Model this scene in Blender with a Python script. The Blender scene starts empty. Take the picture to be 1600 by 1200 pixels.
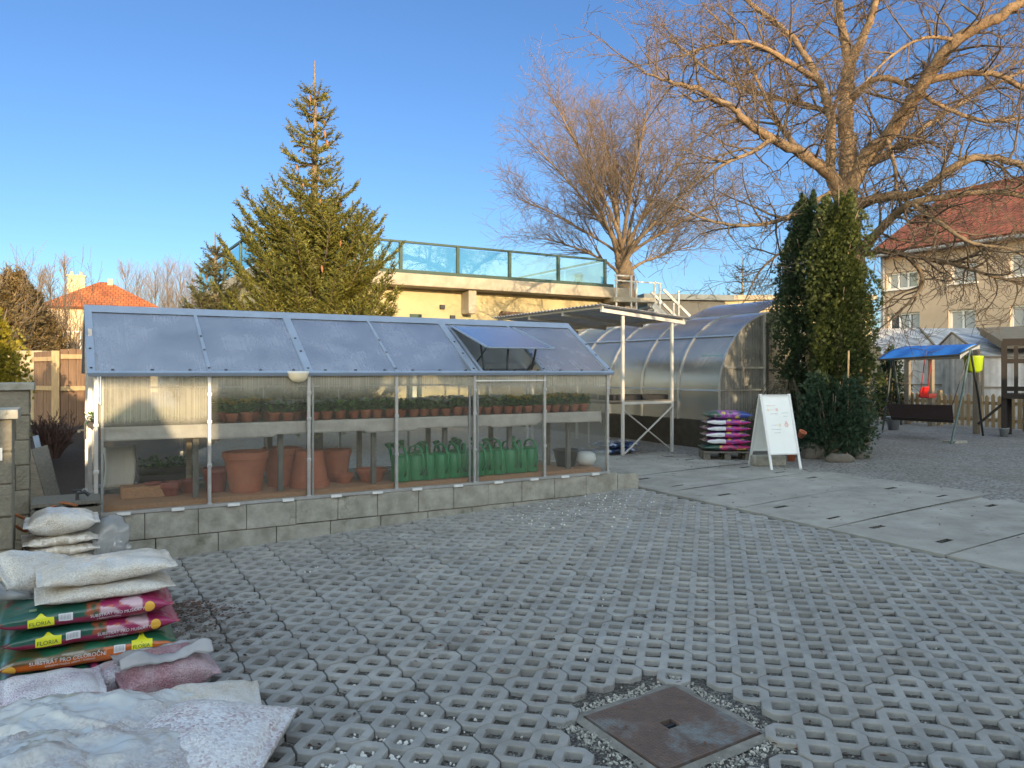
import bpy, math, random
from mathutils import Vector, Matrix, noise
R = random.Random(7)
S = bpy.context.scene
COL = S.collection
F, VH, EYE = 1201.0, 580.0, 1.6
E1 = Vector((.8616, .5075, 0)); E2 = Vector((-.5075, .8616, 0)); ANG = math.atan2(.5075, .8616)
rad = math.radians
def at(u, v, Y): return Vector(((u-800)*Y/F, Y, EYE-(v-VH)*Y/F))
def gz(x, y):
    p = -.156+.0298*x+.0388*y
    p = max(p, -.35)
    k = .05
    return -k*math.log(math.exp(-p/k)+math.exp(-.30/k))
def gp(u, v):
    Y = 6.0
    for _ in range(60):
        Y = .5*Y+.5*(EYE-gz((u-800)*Y/F, Y))*F/(v-VH)
    x = (u-800)*Y/F
    return Vector((x, Y, gz(x, Y)))
# ---------------------------------------------------------------- mesh builder
class MB:
    def __init__(s): s.v = []; s.f = []; s.m = []; s.c = []
    def add(s, vs, fs, m=0, c=None):
        o = len(s.v); s.v.extend(Vector(p) for p in vs)
        for f in fs: s.f.append([i+o for i in f]); s.m.append(m)
        if c is not None or s.c:
            while len(s.c) < o: s.c.append((1, 1, 1))
            s.c.extend([c or (1, 1, 1)]*len(vs))
        return s
    def box(s, c, d, rz=0, M=None, m=0, col=None):
        x, y, z = d[0]/2, d[1]/2, d[2]/2
        vs = [Vector((a*x, b*y, e*z)) for e in (-1, 1) for b in (-1, 1) for a in (-1, 1)]
        T = M if M is not None else Matrix.Rotation(rz, 3, 'Z')
        vs = [T @ p + Vector(c) for p in vs]
        return s.add(vs, [(0, 2, 3, 1), (4, 5, 7, 6), (0, 1, 5, 4), (2, 6, 7, 3), (0, 4, 6, 2), (1, 3, 7, 5)], m, col)
    def bar(s, a, b, w, h=None, up=(0, 0, 1), m=0):
        a = Vector(a); b = Vector(b); h = h or w
        d = (b-a); L = d.length; d.normalize(); up = Vector(up)
        if abs(d.dot(up)) > .98: up = Vector((0, 1, 0))
        y = up.cross(d).normalized(); z = d.cross(y)
        T = Matrix((d, y, z)).transposed()
        return s.box((a+b)/2, (L, w, h), M=T, m=m)
    def tube(s, pts, rs, n=8, cap=True, m=0):
        pts = [Vector(p) for p in pts]
        if not isinstance(rs, (list, tuple)): rs = [rs]*len(pts)
        o = len(s.v); prev = None; vs = []
        for i, p in enumerate(pts):
            t = (pts[min(i+1, len(pts)-1)]-pts[max(i-1, 0)])
            if t.length < 1e-9: t = Vector((0, 0, 1))
            t.normalize()
            if prev is None:
                a = Vector((1, 0, 0)) if abs(t.x) < .8 else Vector((0, 1, 0))
                x = (a-t*a.dot(t)).normalized()
            else:
                x = prev-t*prev.dot(t)
                x = x.normalized() if x.length > 1e-6 else t.orthogonal().normalized()
            prev = x; y = t.cross(x)
            for k in range(n):
                an = 2*math.pi*k/n
                vs.append(p+(x*math.cos(an)+y*math.sin(an))*rs[i])
        fs = [(i*n+k, i*n+(k+1) % n, (i+1)*n+(k+1) % n, (i+1)*n+k) for i in range(len(pts)-1) for k in range(n)]
        if cap: fs += [tuple(range(n-1, -1, -1)), tuple((len(pts)-1)*n+k for k in range(n))]
        return s.add(vs, fs, m)
    def lathe(s, prof, c=(0, 0, 0), n=20, m=0, sx=1, sy=1, cap0=True, cap1=False):
        c = Vector(c)
        vs = [c+Vector((r*math.cos(2*math.pi*k/n)*sx, r*math.sin(2*math.pi*k/n)*sy, z)) for r, z in prof for k in range(n)]
        fs = [(i*n+k, i*n+(k+1) % n, (i+1)*n+(k+1) % n, (i+1)*n+k) for i in range(len(prof)-1) for k in range(n)]
        if cap0: fs.append(tuple(range(n-1, -1, -1)))
        if cap1: fs.append(tuple((len(prof)-1)*n+k for k in range(n)))
        return s.add(vs, fs, m)
    def prism(s, poly, ext, m=0):
        n = len(poly); ext = Vector(ext)
        vs = [Vector(p) for p in poly]+[Vector(p)+ext for p in poly]
        return s.add(vs, [tuple(range(n-1, -1, -1)), tuple(range(n, 2*n))]+[(i, (i+1) % n, n+(i+1) % n, n+i) for i in range(n)], m)
    def grid(s, fn, nu, nv, m=0, close_v=False):
        vs = [fn(i/nu, j/nv) for i in range(nu+1) for j in range(nv+1)]
        w = nv+1
        return s.add(vs, [(i*w+j, (i+1)*w+j, (i+1)*w+j+1, i*w+j+1) for i in range(nu) for j in range(nv)], m)
    def quad(s, a, b, c, d, m=0): return s.add([a, b, c, d], [(0, 1, 2, 3)], m)
    def build(s, name, mat, parent=None, smooth=False, loc=None, fix=False, bevel=0):
        me = bpy.data.meshes.new(name)
        me.from_pydata([tuple(p) for p in s.v], [], s.f)
        for mm in (mat if isinstance(mat, (list, tuple)) else [mat]): me.materials.append(mm)
        if any(s.m): me.polygons.foreach_set('material_index', s.m)
        if smooth: me.polygons.foreach_set('use_smooth', [True]*len(me.polygons))
        if s.c:
            at_ = me.color_attributes.new('Col', 'FLOAT_COLOR', 'POINT')
            fl = []
            for c in s.c: fl.extend((c[0], c[1], c[2], 1))
            fl.extend([1]*(4*len(s.v)-len(fl)))
            at_.data.foreach_set('color', fl)
        if fix:
            import bmesh
            bm = bmesh.new(); bm.from_mesh(me); bmesh.ops.recalc_face_normals(bm, faces=bm.faces); bm.to_mesh(me); bm.free()
        me.update()
        o = bpy.data.objects.new(name, me); COL.objects.link(o)
        if parent is not None: o.parent = parent
        if loc is not None: o.location = loc
        if bevel:
            b = o.modifiers.new('bevel', 'BEVEL'); b.width = bevel; b.segments = 2; b.limit_method = 'ANGLE'
        return o
def tag(o, label=None, cat=None, group=None, kind=None):
    if label: o['label'] = label
    if cat: o['category'] = cat
    if group: o['group'] = group
    if kind: o['kind'] = kind
    return o
def thing(name, label, cat, loc=(0, 0, 0), rz=0, group=None):
    o = bpy.data.objects.new(name, None); COL.objects.link(o)
    o.location = loc; o.rotation_euler = (0, 0, rz); o.empty_display_size = .1
    return tag(o, label, cat, group)
def dup(root, loc, rz=None, label=None, group=None, scale=None):
    r = root.copy(); COL.objects.link(r); r.location = loc
    if rz is not None: r.rotation_euler = (0, 0, rz)
    if label: r['label'] = label
    if group: r['group'] = group
    if scale: r.scale = (scale,)*3 if not isinstance(scale, tuple) else scale
    for ch in list(root.children):
        c = ch.copy(); COL.objects.link(c); c.parent = r
        for g in ch.children:
            d = g.copy(); COL.objects.link(d); d.parent = c
    return r
def text(body, size, name, mat, parent, fn, align='LEFT'):
    """letters as a mesh whose points (x, y) are laid on a surface by fn"""
    cu = bpy.data.curves.new('t', 'FONT'); cu.body = body; cu.size = size; cu.align_x = align; cu.resolution_u = 3
    ob = bpy.data.objects.new('t', cu); COL.objects.link(ob)
    dg = bpy.context.evaluated_depsgraph_get(); dg.update()
    me = bpy.data.meshes.new_from_object(ob.evaluated_get(dg))
    bpy.data.objects.remove(ob); bpy.data.curves.remove(cu)
    for v in me.vertices: v.co = fn(v.co.x, v.co.y)
    me.materials.clear(); me.materials.append(mat)
    o = bpy.data.objects.new(name, me); COL.objects.link(o); o.parent = parent
    return o
# ---------------------------------------------------------------- materials
def newmat(name):
    m = bpy.data.materials.new(name); m.use_nodes = True
    nt = m.node_tree; nt.nodes.clear()
    out = nt.nodes.new('ShaderNodeOutputMaterial')
    return m, nt, out
def N(nt, t, **kw):
    n = nt.nodes.new(t)
    for k, v in kw.items():
        if k in n.inputs: n.inputs[k].default_value = v
        else: setattr(n, k, v)
    return n
def c4(c): return (c[0], c[1], c[2], 1)
def mixc(nt, fac, a, b, mode='MIX'):
    n = nt.nodes.new('ShaderNodeMix'); n.data_type = 'RGBA'; n.blend_type = mode
    for sock, val in ((n.inputs[0], fac), (n.inputs[6], a), (n.inputs[7], b)):
        if hasattr(val, 'is_linked'): nt.links.new(val, sock)
        else: sock.default_value = val if not isinstance(val, tuple) else c4(val)
    return n.outputs[2]
def M(name, col, rough=.7, var=.3, scale=5, bump=.15, bscale=60, metal=0, coat=0, col2=None, spots=None, stretch=(1, 1, 1), attr=False, spec=.5, island=0, world=False, sheen=0, bdist=.01):
    m, nt, out = newmat(name); L = nt.links
    b = N(nt, 'ShaderNodeBsdfPrincipled', Roughness=rough, Metallic=metal)
    b.inputs['Specular IOR Level'].default_value = spec
    if coat: b.inputs['Coat Weight'].default_value = coat; b.inputs['Coat Roughness'].default_value = .15
    if world: src = N(nt, 'ShaderNodeNewGeometry').outputs['Position']
    else: src = N(nt, 'ShaderNodeTexCoord').outputs['Object']
    mp = N(nt, 'ShaderNodeMapping'); mp.inputs['Scale'].default_value = stretch; L.new(src, mp.inputs[0])
    nz = N(nt, 'ShaderNodeTexNoise', Scale=scale, Detail=6.0, Roughness=.65); L.new(mp.outputs[0], nz.inputs['Vector'])
    rmp = N(nt, 'ShaderNodeMapRange'); rmp.inputs[1].default_value = .3; rmp.inputs[2].default_value = .7; L.new(nz.outputs[0], rmp.inputs[0])
    c2 = col2 or tuple(x*(1-var) for x in col)
    if attr:
        a = N(nt, 'ShaderNodeAttribute', attribute_name='Col').outputs['Color']
        dk = mixc(nt, rmp.outputs[0], (1-var,)*3, (1, 1, 1))
        colr = mixc(nt, 1.0, a, dk, 'MULTIPLY')
    else: colr = mixc(nt, rmp.outputs[0], c2, col)
    if spots:   # (colour, scale, threshold)
        n2 = N(nt, 'ShaderNodeTexNoise', Scale=spots[1], Detail=8.0, Roughness=.7); L.new(mp.outputs[0], n2.inputs['Vector'])
        r2 = N(nt, 'ShaderNodeMapRange'); r2.inputs[1].default_value = spots[2]; r2.inputs[2].default_value = spots[2]+.1; L.new(n2.outputs[0], r2.inputs[0])
        colr = mixc(nt, r2.outputs[0], colr, spots[0])
    if island:
        g = N(nt, 'ShaderNodeNewGeometry'); hs = N(nt, 'ShaderNodeHueSaturation'); L.new(colr, hs.inputs['Color'])
        r3 = N(nt, 'ShaderNodeMapRange'); r3.inputs[3].default_value = 1-island; r3.inputs[4].default_value = 1+island
        L.new(g.outputs['Random Per Island'], r3.inputs[0]); L.new(r3.outputs[0], hs.inputs['Value']); colr = hs.outputs[0]
    L.new(colr, b.inputs['Base Color'])
    if bump:
        nb = N(nt, 'ShaderNodeTexNoise', Scale=bscale, Detail=5.0); L.new(mp.outputs[0], nb.inputs['Vector'])
        bp = N(nt, 'ShaderNodeBump', Strength=bump, Distance=bdist); L.new(nb.outputs[0], bp.inputs['Height']); L.new(bp.outputs[0], b.inputs['Normal'])
    L.new(b.outputs[0], out.inputs[0])
    return m
def leafmat(name, col, col2, trans=.35, island=.35, scale=1.5):
    m, nt, out = newmat(name); L = nt.links
    g = N(nt, 'ShaderNodeNewGeometry'); tc = N(nt, 'ShaderNodeTexCoord')
    nz = N(nt, 'ShaderNodeTexNoise', Scale=scale, Detail=3.0); L.new(tc.outputs['Object'], nz.inputs['Vector'])
    ad = N(nt, 'ShaderNodeMath', operation='MULTIPLY_ADD'); L.new(g.outputs['Random Per Island'], ad.inputs[0]); ad.inputs[1].default_value = .6
    sb = N(nt, 'ShaderNodeMath', operation='SUBTRACT'); L.new(nz.outputs[0], sb.inputs[0]); sb.inputs[1].default_value = .3
    L.new(sb.outputs[0], ad.inputs[2])
    cc = mixc(nt, ad.outputs[0], col, col2)
    hs = N(nt, 'ShaderNodeHueSaturation'); L.new(cc, hs.inputs['Color'])
    r3 = N(nt, 'ShaderNodeMapRange'); r3.inputs[3].default_value = 1-island; r3.inputs[4].default_value = 1+island
    L.new(g.outputs['Random Per Island'], r3.inputs[0]); L.new(r3.outputs[0], hs.inputs['Value'])
    b = N(nt, 'ShaderNodeBsdfPrincipled', Roughness=.6); L.new(hs.outputs[0], b.inputs['Base Color'])
    t = N(nt, 'ShaderNodeBsdfTranslucent'); L.new(hs.outputs[0], t.inputs[0])
    mx = N(nt, 'ShaderNodeMixShader', Fac=trans); L.new(b.outputs[0], mx.inputs[1]); L.new(t.outputs[0], mx.inputs[2])
    L.new(mx.outputs[0], out.inputs[0])
    return m
def poly(name, tint=(.93, .95, .96), scatter=.12, gloss=.12, rough=.12, blur=.12, flute=100, scol=(.85, .85, .82), fmul=1.2, zr=None, mottle=(.7, 1.3), fy=1.0, famp=1.0):
    """twin-wall polycarbonate: clear, slightly milky, fluted, with a sky-catching gloss"""
    m, nt, out = newmat(name); L = nt.links
    tc = N(nt, 'ShaderNodeTexCoord'); sp = N(nt, 'ShaderNodeSeparateXYZ'); L.new(tc.outputs['Object'], sp.inputs[0])
    sm = N(nt, 'ShaderNodeMath', operation='ADD'); fm = N(nt, 'ShaderNodeMath', operation='MULTIPLY'); fm.inputs[1].default_value = fy; L.new(sp.outputs[1], fm.inputs[0])
    L.new(sp.outputs[0], sm.inputs[0]); L.new(fm.outputs[0], sm.inputs[1])
    cb = N(nt, 'ShaderNodeCombineXYZ'); L.new(sm.outputs[0], cb.inputs[0])
    wn = N(nt, 'ShaderNodeTexNoise', Scale=flute, Detail=2.0); L.new(cb.outputs[0], wn.inputs['Vector'])
    dn = N(nt, 'ShaderNodeTexNoise', Scale=3.0, Detail=5.0); L.new(tc.outputs['Object'], dn.inputs['Vector'])
    a = N(nt, 'ShaderNodeMapRange'); a.inputs[1].default_value = .35; a.inputs[2].default_value = .65; a.inputs[3].default_value = 1-.45*famp; a.inputs[4].default_value = 1+.35*famp; L.new(wn.outputs[0], a.inputs[0])
    d = N(nt, 'ShaderNodeMapRange'); d.inputs[1].default_value = .3; d.inputs[2].default_value = .7; d.inputs[3].default_value = mottle[0]*scatter; d.inputs[4].default_value = mottle[1]*scatter; L.new(dn.outputs[0], d.inputs[0])
    sc = N(nt, 'ShaderNodeMath', operation='MULTIPLY'); L.new(a.outputs[0], sc.inputs[0]); L.new(d.outputs[0], sc.inputs[1])
    if zr:      # scatter changes with height; on the gabled greenhouse it imitates sunlit glow
        zm = N(nt, 'ShaderNodeMapRange'); zm.interpolation_type = 'SMOOTHSTEP'; zm.inputs[1].default_value = zr[0]; zm.inputs[2].default_value = zr[1]; zm.inputs[3].default_value = zr[2]; zm.inputs[4].default_value = zr[3]
        L.new(sp.outputs[2], zm.inputs[0]); s2 = N(nt, 'ShaderNodeMath', operation='MULTIPLY'); L.new(sc.outputs[0], s2.inputs[0]); L.new(zm.outputs[0], s2.inputs[1]); sc = s2
    tr = N(nt, 'ShaderNodeBsdfTransparent', Color=c4(tint))
    rf = N(nt, 'ShaderNodeBsdfRefraction', IOR=1.0, Roughness=.22, Color=c4(tint))
    m0 = N(nt, 'ShaderNodeMixShader', Fac=blur); L.new(tr.outputs[0], m0.inputs[1]); L.new(rf.outputs[0], m0.inputs[2])
    tl = N(nt, 'ShaderNodeBsdfTranslucent', Color=c4(scol)); df = N(nt, 'ShaderNodeBsdfDiffuse', Color=c4(scol))
    m1 = N(nt, 'ShaderNodeMixShader', Fac=.62); L.new(tl.outputs[0], m1.inputs[1]); L.new(df.outputs[0], m1.inputs[2])
    m2 = N(nt, 'ShaderNodeMixShader'); L.new(sc.outputs[0], m2.inputs[0]); L.new(m0.outputs[0], m2.inputs[1]); L.new(m1.outputs[0], m2.inputs[2])
    bp = N(nt, 'ShaderNodeBump', Strength=.15, Distance=.004); L.new(dn.outputs[0], bp.inputs['Height'])
    gl = N(nt, 'ShaderNodeBsdfGlossy', Roughness=rough, Color=(.95, .97, 1, 1)); L.new(bp.outputs[0], gl.inputs['Normal'])
    fr = N(nt, 'ShaderNodeFresnel', IOR=1.5); ad = N(nt, 'ShaderNodeMath', operation='MULTIPLY_ADD', use_clamp=True)
    L.new(fr.outputs[0], ad.inputs[0]); ad.inputs[1].default_value = fmul; ad.inputs[2].default_value = gloss
    m3 = N(nt, 'ShaderNodeMixShader'); L.new(ad.outputs[0], m3.inputs[0]); L.new(m2.outputs[0], m3.inputs[1]); L.new(gl.outputs[0], m3.inputs[2])
    L.new(m3.outputs[0], out.inputs[0])
    return m
def gravelmat(name, cols, scale=70, bump=.8, world=True, rough=.85, coat=0, dirt=None, dirtf=.6, plastic=0):
    m, nt, out = newmat(name); L = nt.links
    src = N(nt, 'ShaderNodeNewGeometry').outputs['Position'] if world else N(nt, 'ShaderNodeTexCoord').outputs['Object']
    vo = N(nt, 'ShaderNodeTexVoronoi', Scale=scale); L.new(src, vo.inputs['Vector'])
    sp = N(nt, 'ShaderNodeSeparateColor'); L.new(vo.outputs['Color'], sp.inputs[0])
    cr = N(nt, 'ShaderNodeValToRGB'); L.new(sp.outputs[0], cr.inputs[0])
    el = cr.color_ramp.elements
    while len(el) < len(cols): el.new(.5)
    for i, c in enumerate(cols): el[i].position = i/(len(cols)-1); el[i].color = c4(c)
    nz = N(nt, 'ShaderNodeTexNoise', Scale=1.3, Detail=6.0, Roughness=.7); L.new(src, nz.inputs['Vector'])
    r = N(nt, 'ShaderNodeMapRange'); r.inputs[1].default_value = .35; r.inputs[2].default_value = .65; L.new(nz.outputs[0], r.inputs[0])
    c = mixc(nt, r.outputs[0], cr.outputs[0], dirt) if dirt else cr.outputs[0]
    if dirt:
        fac = N(nt, 'ShaderNodeMath', operation='MULTIPLY'); L.new(r.outputs[0], fac.inputs[0]); fac.inputs[1].default_value = dirtf
        c = mixc(nt, fac.outputs[0], cr.outputs[0], dirt)
    if plastic:
        n5 = N(nt, 'ShaderNodeTexNoise', Scale=7.0, Detail=3.0); L.new(src, n5.inputs['Vector'])
        r5 = N(nt, 'ShaderNodeMapRange'); r5.inputs[1].default_value = .4; r5.inputs[2].default_value = .65; r5.inputs[4].default_value = plastic; L.new(n5.outputs[0], r5.inputs[0])
        c = mixc(nt, r5.outputs[0], c, (.72, .74, .78))
    b = N(nt, 'ShaderNodeBsdfPrincipled', Roughness=rough); L.new(c, b.inputs['Base Color'])
    if coat: b.inputs['Coat Weight'].default_value = coat; b.inputs['Coat Roughness'].default_value = .12
    bp = N(nt, 'ShaderNodeBump', Strength=bump, Distance=.01); bp.invert = True; L.new(vo.outputs['Distance'], bp.inputs['Height']); L.new(bp.outputs[0], b.inputs['Normal'])
    if coat:
        n6 = N(nt, 'ShaderNodeTexNoise', Scale=9.0, Detail=3.0); L.new(src, n6.inputs['Vector'])
        b6 = N(nt, 'ShaderNodeBump', Strength=.5, Distance=.03); L.new(n6.outputs[0], b6.inputs['Height']); L.new(b6.outputs[0], b.inputs['Coat Normal'])
    L.new(b.outputs[0], out.inputs[0])
    return m
# ---------------------------------------------------------------- sky, sun, camera
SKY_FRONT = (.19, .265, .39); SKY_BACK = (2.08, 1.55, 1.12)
ELEV = rad(9.0); TS = Vector((.38, -.925, 0)).normalized()
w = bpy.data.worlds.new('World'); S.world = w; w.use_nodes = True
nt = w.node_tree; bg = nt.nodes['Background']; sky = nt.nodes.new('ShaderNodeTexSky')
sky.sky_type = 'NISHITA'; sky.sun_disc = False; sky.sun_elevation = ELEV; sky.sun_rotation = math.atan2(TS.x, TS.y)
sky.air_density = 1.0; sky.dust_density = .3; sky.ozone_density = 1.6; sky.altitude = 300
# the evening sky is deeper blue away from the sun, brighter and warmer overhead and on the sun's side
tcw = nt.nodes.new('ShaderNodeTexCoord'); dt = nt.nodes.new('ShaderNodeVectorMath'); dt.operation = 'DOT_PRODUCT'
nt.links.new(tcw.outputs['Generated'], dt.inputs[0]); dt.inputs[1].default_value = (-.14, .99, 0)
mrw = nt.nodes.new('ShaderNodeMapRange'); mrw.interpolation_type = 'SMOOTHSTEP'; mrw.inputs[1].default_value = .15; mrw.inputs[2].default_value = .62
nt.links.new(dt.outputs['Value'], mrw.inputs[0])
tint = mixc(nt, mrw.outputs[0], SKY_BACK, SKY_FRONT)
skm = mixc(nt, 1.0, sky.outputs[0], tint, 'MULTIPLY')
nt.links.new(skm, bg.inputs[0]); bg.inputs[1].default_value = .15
sl = bpy.data.lights.new('sun', 'SUN'); sl.energy = 1.9; sl.angle = rad(.3); sl.color = (1, .75, .45)
so = bpy.data.objects.new('sun', sl); COL.objects.link(so)
so.rotation_euler = Vector((-TS.x*math.cos(ELEV), -TS.y*math.cos(ELEV), -math.sin(ELEV))).to_track_quat('-Z', 'Y').to_euler(); so.location = (0, -5, 20)
cd = bpy.data.cameras.new('camera'); cam = bpy.data.objects.new('camera', cd); COL.objects.link(cam)
cam.location = (0, 0, EYE); cam.rotation_euler = (rad(90), 0, 0); cd.sensor_width = 36; cd.lens = 36*F/1600; cd.shift_y = -(600-VH)/1600
cd.clip_start = .05; cd.clip_end = 2000; S.camera = cam
S.view_settings.view_transform = 'Standard'; S.view_settings.look = 'None'; S.view_settings.exposure = 2.0; S.view_settings.gamma = 1
S.render.engine = 'CYCLES'; cy = S.cycles; cy.use_denoising = True; cy.max_bounces = 10; cy.transparent_max_bounces = 40; cy.diffuse_bounces = 4; cy.glossy_bounces = 4; cy.transmission_bounces = 6
cy.caustics_reflective = False; cy.caustics_refractive = True; cy.sample_clamp_indirect = 6
# ================================================================ materials
m_alu = M('galvanised_metal', (.55, .56, .57), .42, .25, 9, .1, 50, metal=.75)
m_white_metal = M('white_painted_metal', (.72, .73, .74), .4, .1, 6, .05, 40)
m_trim = M('grey_plastic_trim', (.27, .34, .46), .38, .15, 6, .06, 60)
m_conc = M('concrete_block', (.40, .39, .35), .9, .4, 7, .5, 90, col2=(.20, .195, .165), spots=((.13, .14, .10), 4.0, .58))
m_paver = M('concrete_paver', (.27, .28, .285), .8, .32, 7, .5, 160, attr=True, world=True, spots=((.20, .195, .185), 1.5, .56))
m_slab = M('concrete_slab', (.41, .395, .365), .9, .3, 2.2, .6, 120, col2=(.235, .225, .205), spots=((.16, .15, .135), 4.5, .60), world=True)
m_gravel = gravelmat('gravel_ground', [(.08, .076, .072), (.195, .19, .185), (.27, .262, .255), (.37, .36, .35)], 45, .9, dirt=(.15, .135, .115))
m_bed = gravelmat('grit_between_pavers', [(.03, .028, .024), (.09, .086, .08), (.16, .155, .147), (.40, .39, .37)], 120, 1.0, dirt=(.05, .04, .028), dirtf=.85)
m_osb = M('strand_board', (.50, .27, .14), .8, .45, 30, .3, 60, stretch=(1, 3, 3), col2=(.33, .155, .075))
m_wood = M('weathered_wood', (.27, .22, .16), .85, .45, 10, .3, 60, stretch=(.6, 6, 6))
m_greywood = M('grey_old_timber', (.20, .185, .16), .9, .5, 10, .4, 60, stretch=(6, 6, .6))
m_fleece = M('grey_fleece_cloth', (.53, .48, .42), .95, .25, 9, .6, 14, spots=((.36, .34, .31), 6, .6))
m_terra = M('terracotta', (.46, .15, .075), .75, .3, 8, .15, 70, col2=(.36, .105, .05))
m_terra_dark = M('dark_red_plastic', (.25, .05, .035), .5, .3, 8, .05)
m_green_plastic = M('green_plastic', (.012, .27, .085), .38, .25, 5, .05)
m_black = M('black_plastic', (.016, .016, .018), .55, .3, 6, .1)
m_dark_metal = M('dark_metal', (.04, .045, .05), .5, .3, 6, .1, metal=.3)
m_white = M('white_plastic', (.75, .75, .73), .45, .1, 5, .05)
m_soil = M('dark_soil', (.045, .03, .022), .95, .5, 40, 1, 120)
m_leaf = leafmat('seedling_leaf', (.05, .14, .025), (.13, .26, .045))
m_yellow = leafmat('yellow_petal', (.75, .50, .02), (.80, .62, .06), .3, .15)
m_petal_white = leafmat('white_petal', (.75, .75, .66), (.80, .80, .74), .3, .1)
m_petal_red = leafmat('red_petal', (.5, .03, .06), (.6, .12, .2), .3, .2)
m_poly_front = poly('twin_wall_front', scatter=.12, gloss=.0, rough=.1, blur=.22, flute=95, fmul=.4, zr=(.90, 1.09, .40, 2.8), scol=(.90, .85, .72))  # cream scatter, strongest at the top, stands in for the lit look
m_poly_fog = poly('fogged_twin_wall', scatter=.13, gloss=.0, rough=.1, blur=.10, flute=95, fmul=.35, zr=(.69, .80, .26, 2.1), scol=(.92, .86, .70))  # first pane: scatter reaches lower, put in for its sunlit glow
m_poly_roof = poly('twin_wall_roof', tint=(.80, .86, .93), scatter=.46, gloss=.36, rough=.24, blur=.2, flute=45, scol=(.74, .79, .92), mottle=(.6, 1.4), fy=0.0, famp=.22)
m_poly_tunnel = poly('twin_wall_tunnel', tint=(.90, .92, .92), scatter=.25, gloss=.14, rough=.26, blur=.2, zr=(.8, 1.5, .40, 1.2), flute=40, scol=(.75, .76, .76))
m_poly_end = poly('twin_wall_end', tint=(.86, .87, .84), scatter=.42, gloss=.02, rough=.12, blur=.25, flute=60, scol=(.75, .74, .68))
m_film = poly('white_plastic_film', tint=(.9, .9, .9), scatter=.72, gloss=.03, rough=.25, blur=.2, flute=3, scol=(.90, .88, .86))
# ================================================================ ground
def in_paving(x, y):
    # along E1 (a) and E2 (b) from the greenhouse's front left foot
    p = Vector((x+3.388, y-6.26, 0)); a = p.dot(E1); b = p.dot(E2)
    return a, b
SLAB_A = 5.66          # where the concrete slabs begin, along E1
B0S = in_paving(*gp(1060, 766)[:2])[1]
def ground_z(x, y):
    a, b = in_paving(x, y)
    z = gz(x, y)
    if (a < SLAB_A+.6 and b < .6) or (SLAB_A-.1 < a < SLAB_A+2.45 and b < B0S+3*1.07-.3): z -= .12
    return z
def axis(lo, hi, dense_lo, dense_hi, dd):
    out = []; x = dense_lo
    while x <= dense_hi: out.append(x); x += dd
    s = dd; x = dense_lo
    while x > lo: s *= 1.35; x -= s; out.insert(0, max(x, lo))
    s = dd; x = out[-1]
    while x < hi: s *= 1.35; x += s; out.append(min(x, hi))
    return out
xs = axis(-400, 400, -6, 12, .22); ys = axis(-60, 700, 1, 18, .22)
g = MB()
g.v = [Vector((x, y, ground_z(x, y)+(.012*noise.noise(Vector((x*1.7, y*1.7, 0))) if abs(x) < 30 and y < 30 else 0))) for x in xs for y in ys]
wy = len(ys)
g.f = [[i*wy+j, (i+1)*wy+j, (i+1)*wy+j+1, i*wy+j+1] for i in range(len(xs)-1) for j in range(wy-1)]; g.m = [0]*len(g.f)
tag(g.build('ground', m_gravel, smooth=True), kind='structure')
# the grit sheet under the grid pavers
def bedpt(s, t):
    a = -2.2+s*(SLAB_A+2.4); b = -9.5+t*9.7
    p = Vector((-3.388, 6.26, 0))+E1*a+E2*b
    return Vector((p.x, p.y, gz(p.x, p.y)-.029+.013*noise.noise(Vector((p.x*6, p.y*6, 3)))))
tag(MB().grid(bedpt, 130, 150).build('grit_bed', m_bed, smooth=True), kind='structure')
# manhole position
MHC = (gp(925, 1113)+gp(1040, 1080)+gp(1185, 1143)+gp(1045, 1195))/4
MHD1 = E1.copy(); MHD2 = E2.copy()
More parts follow.
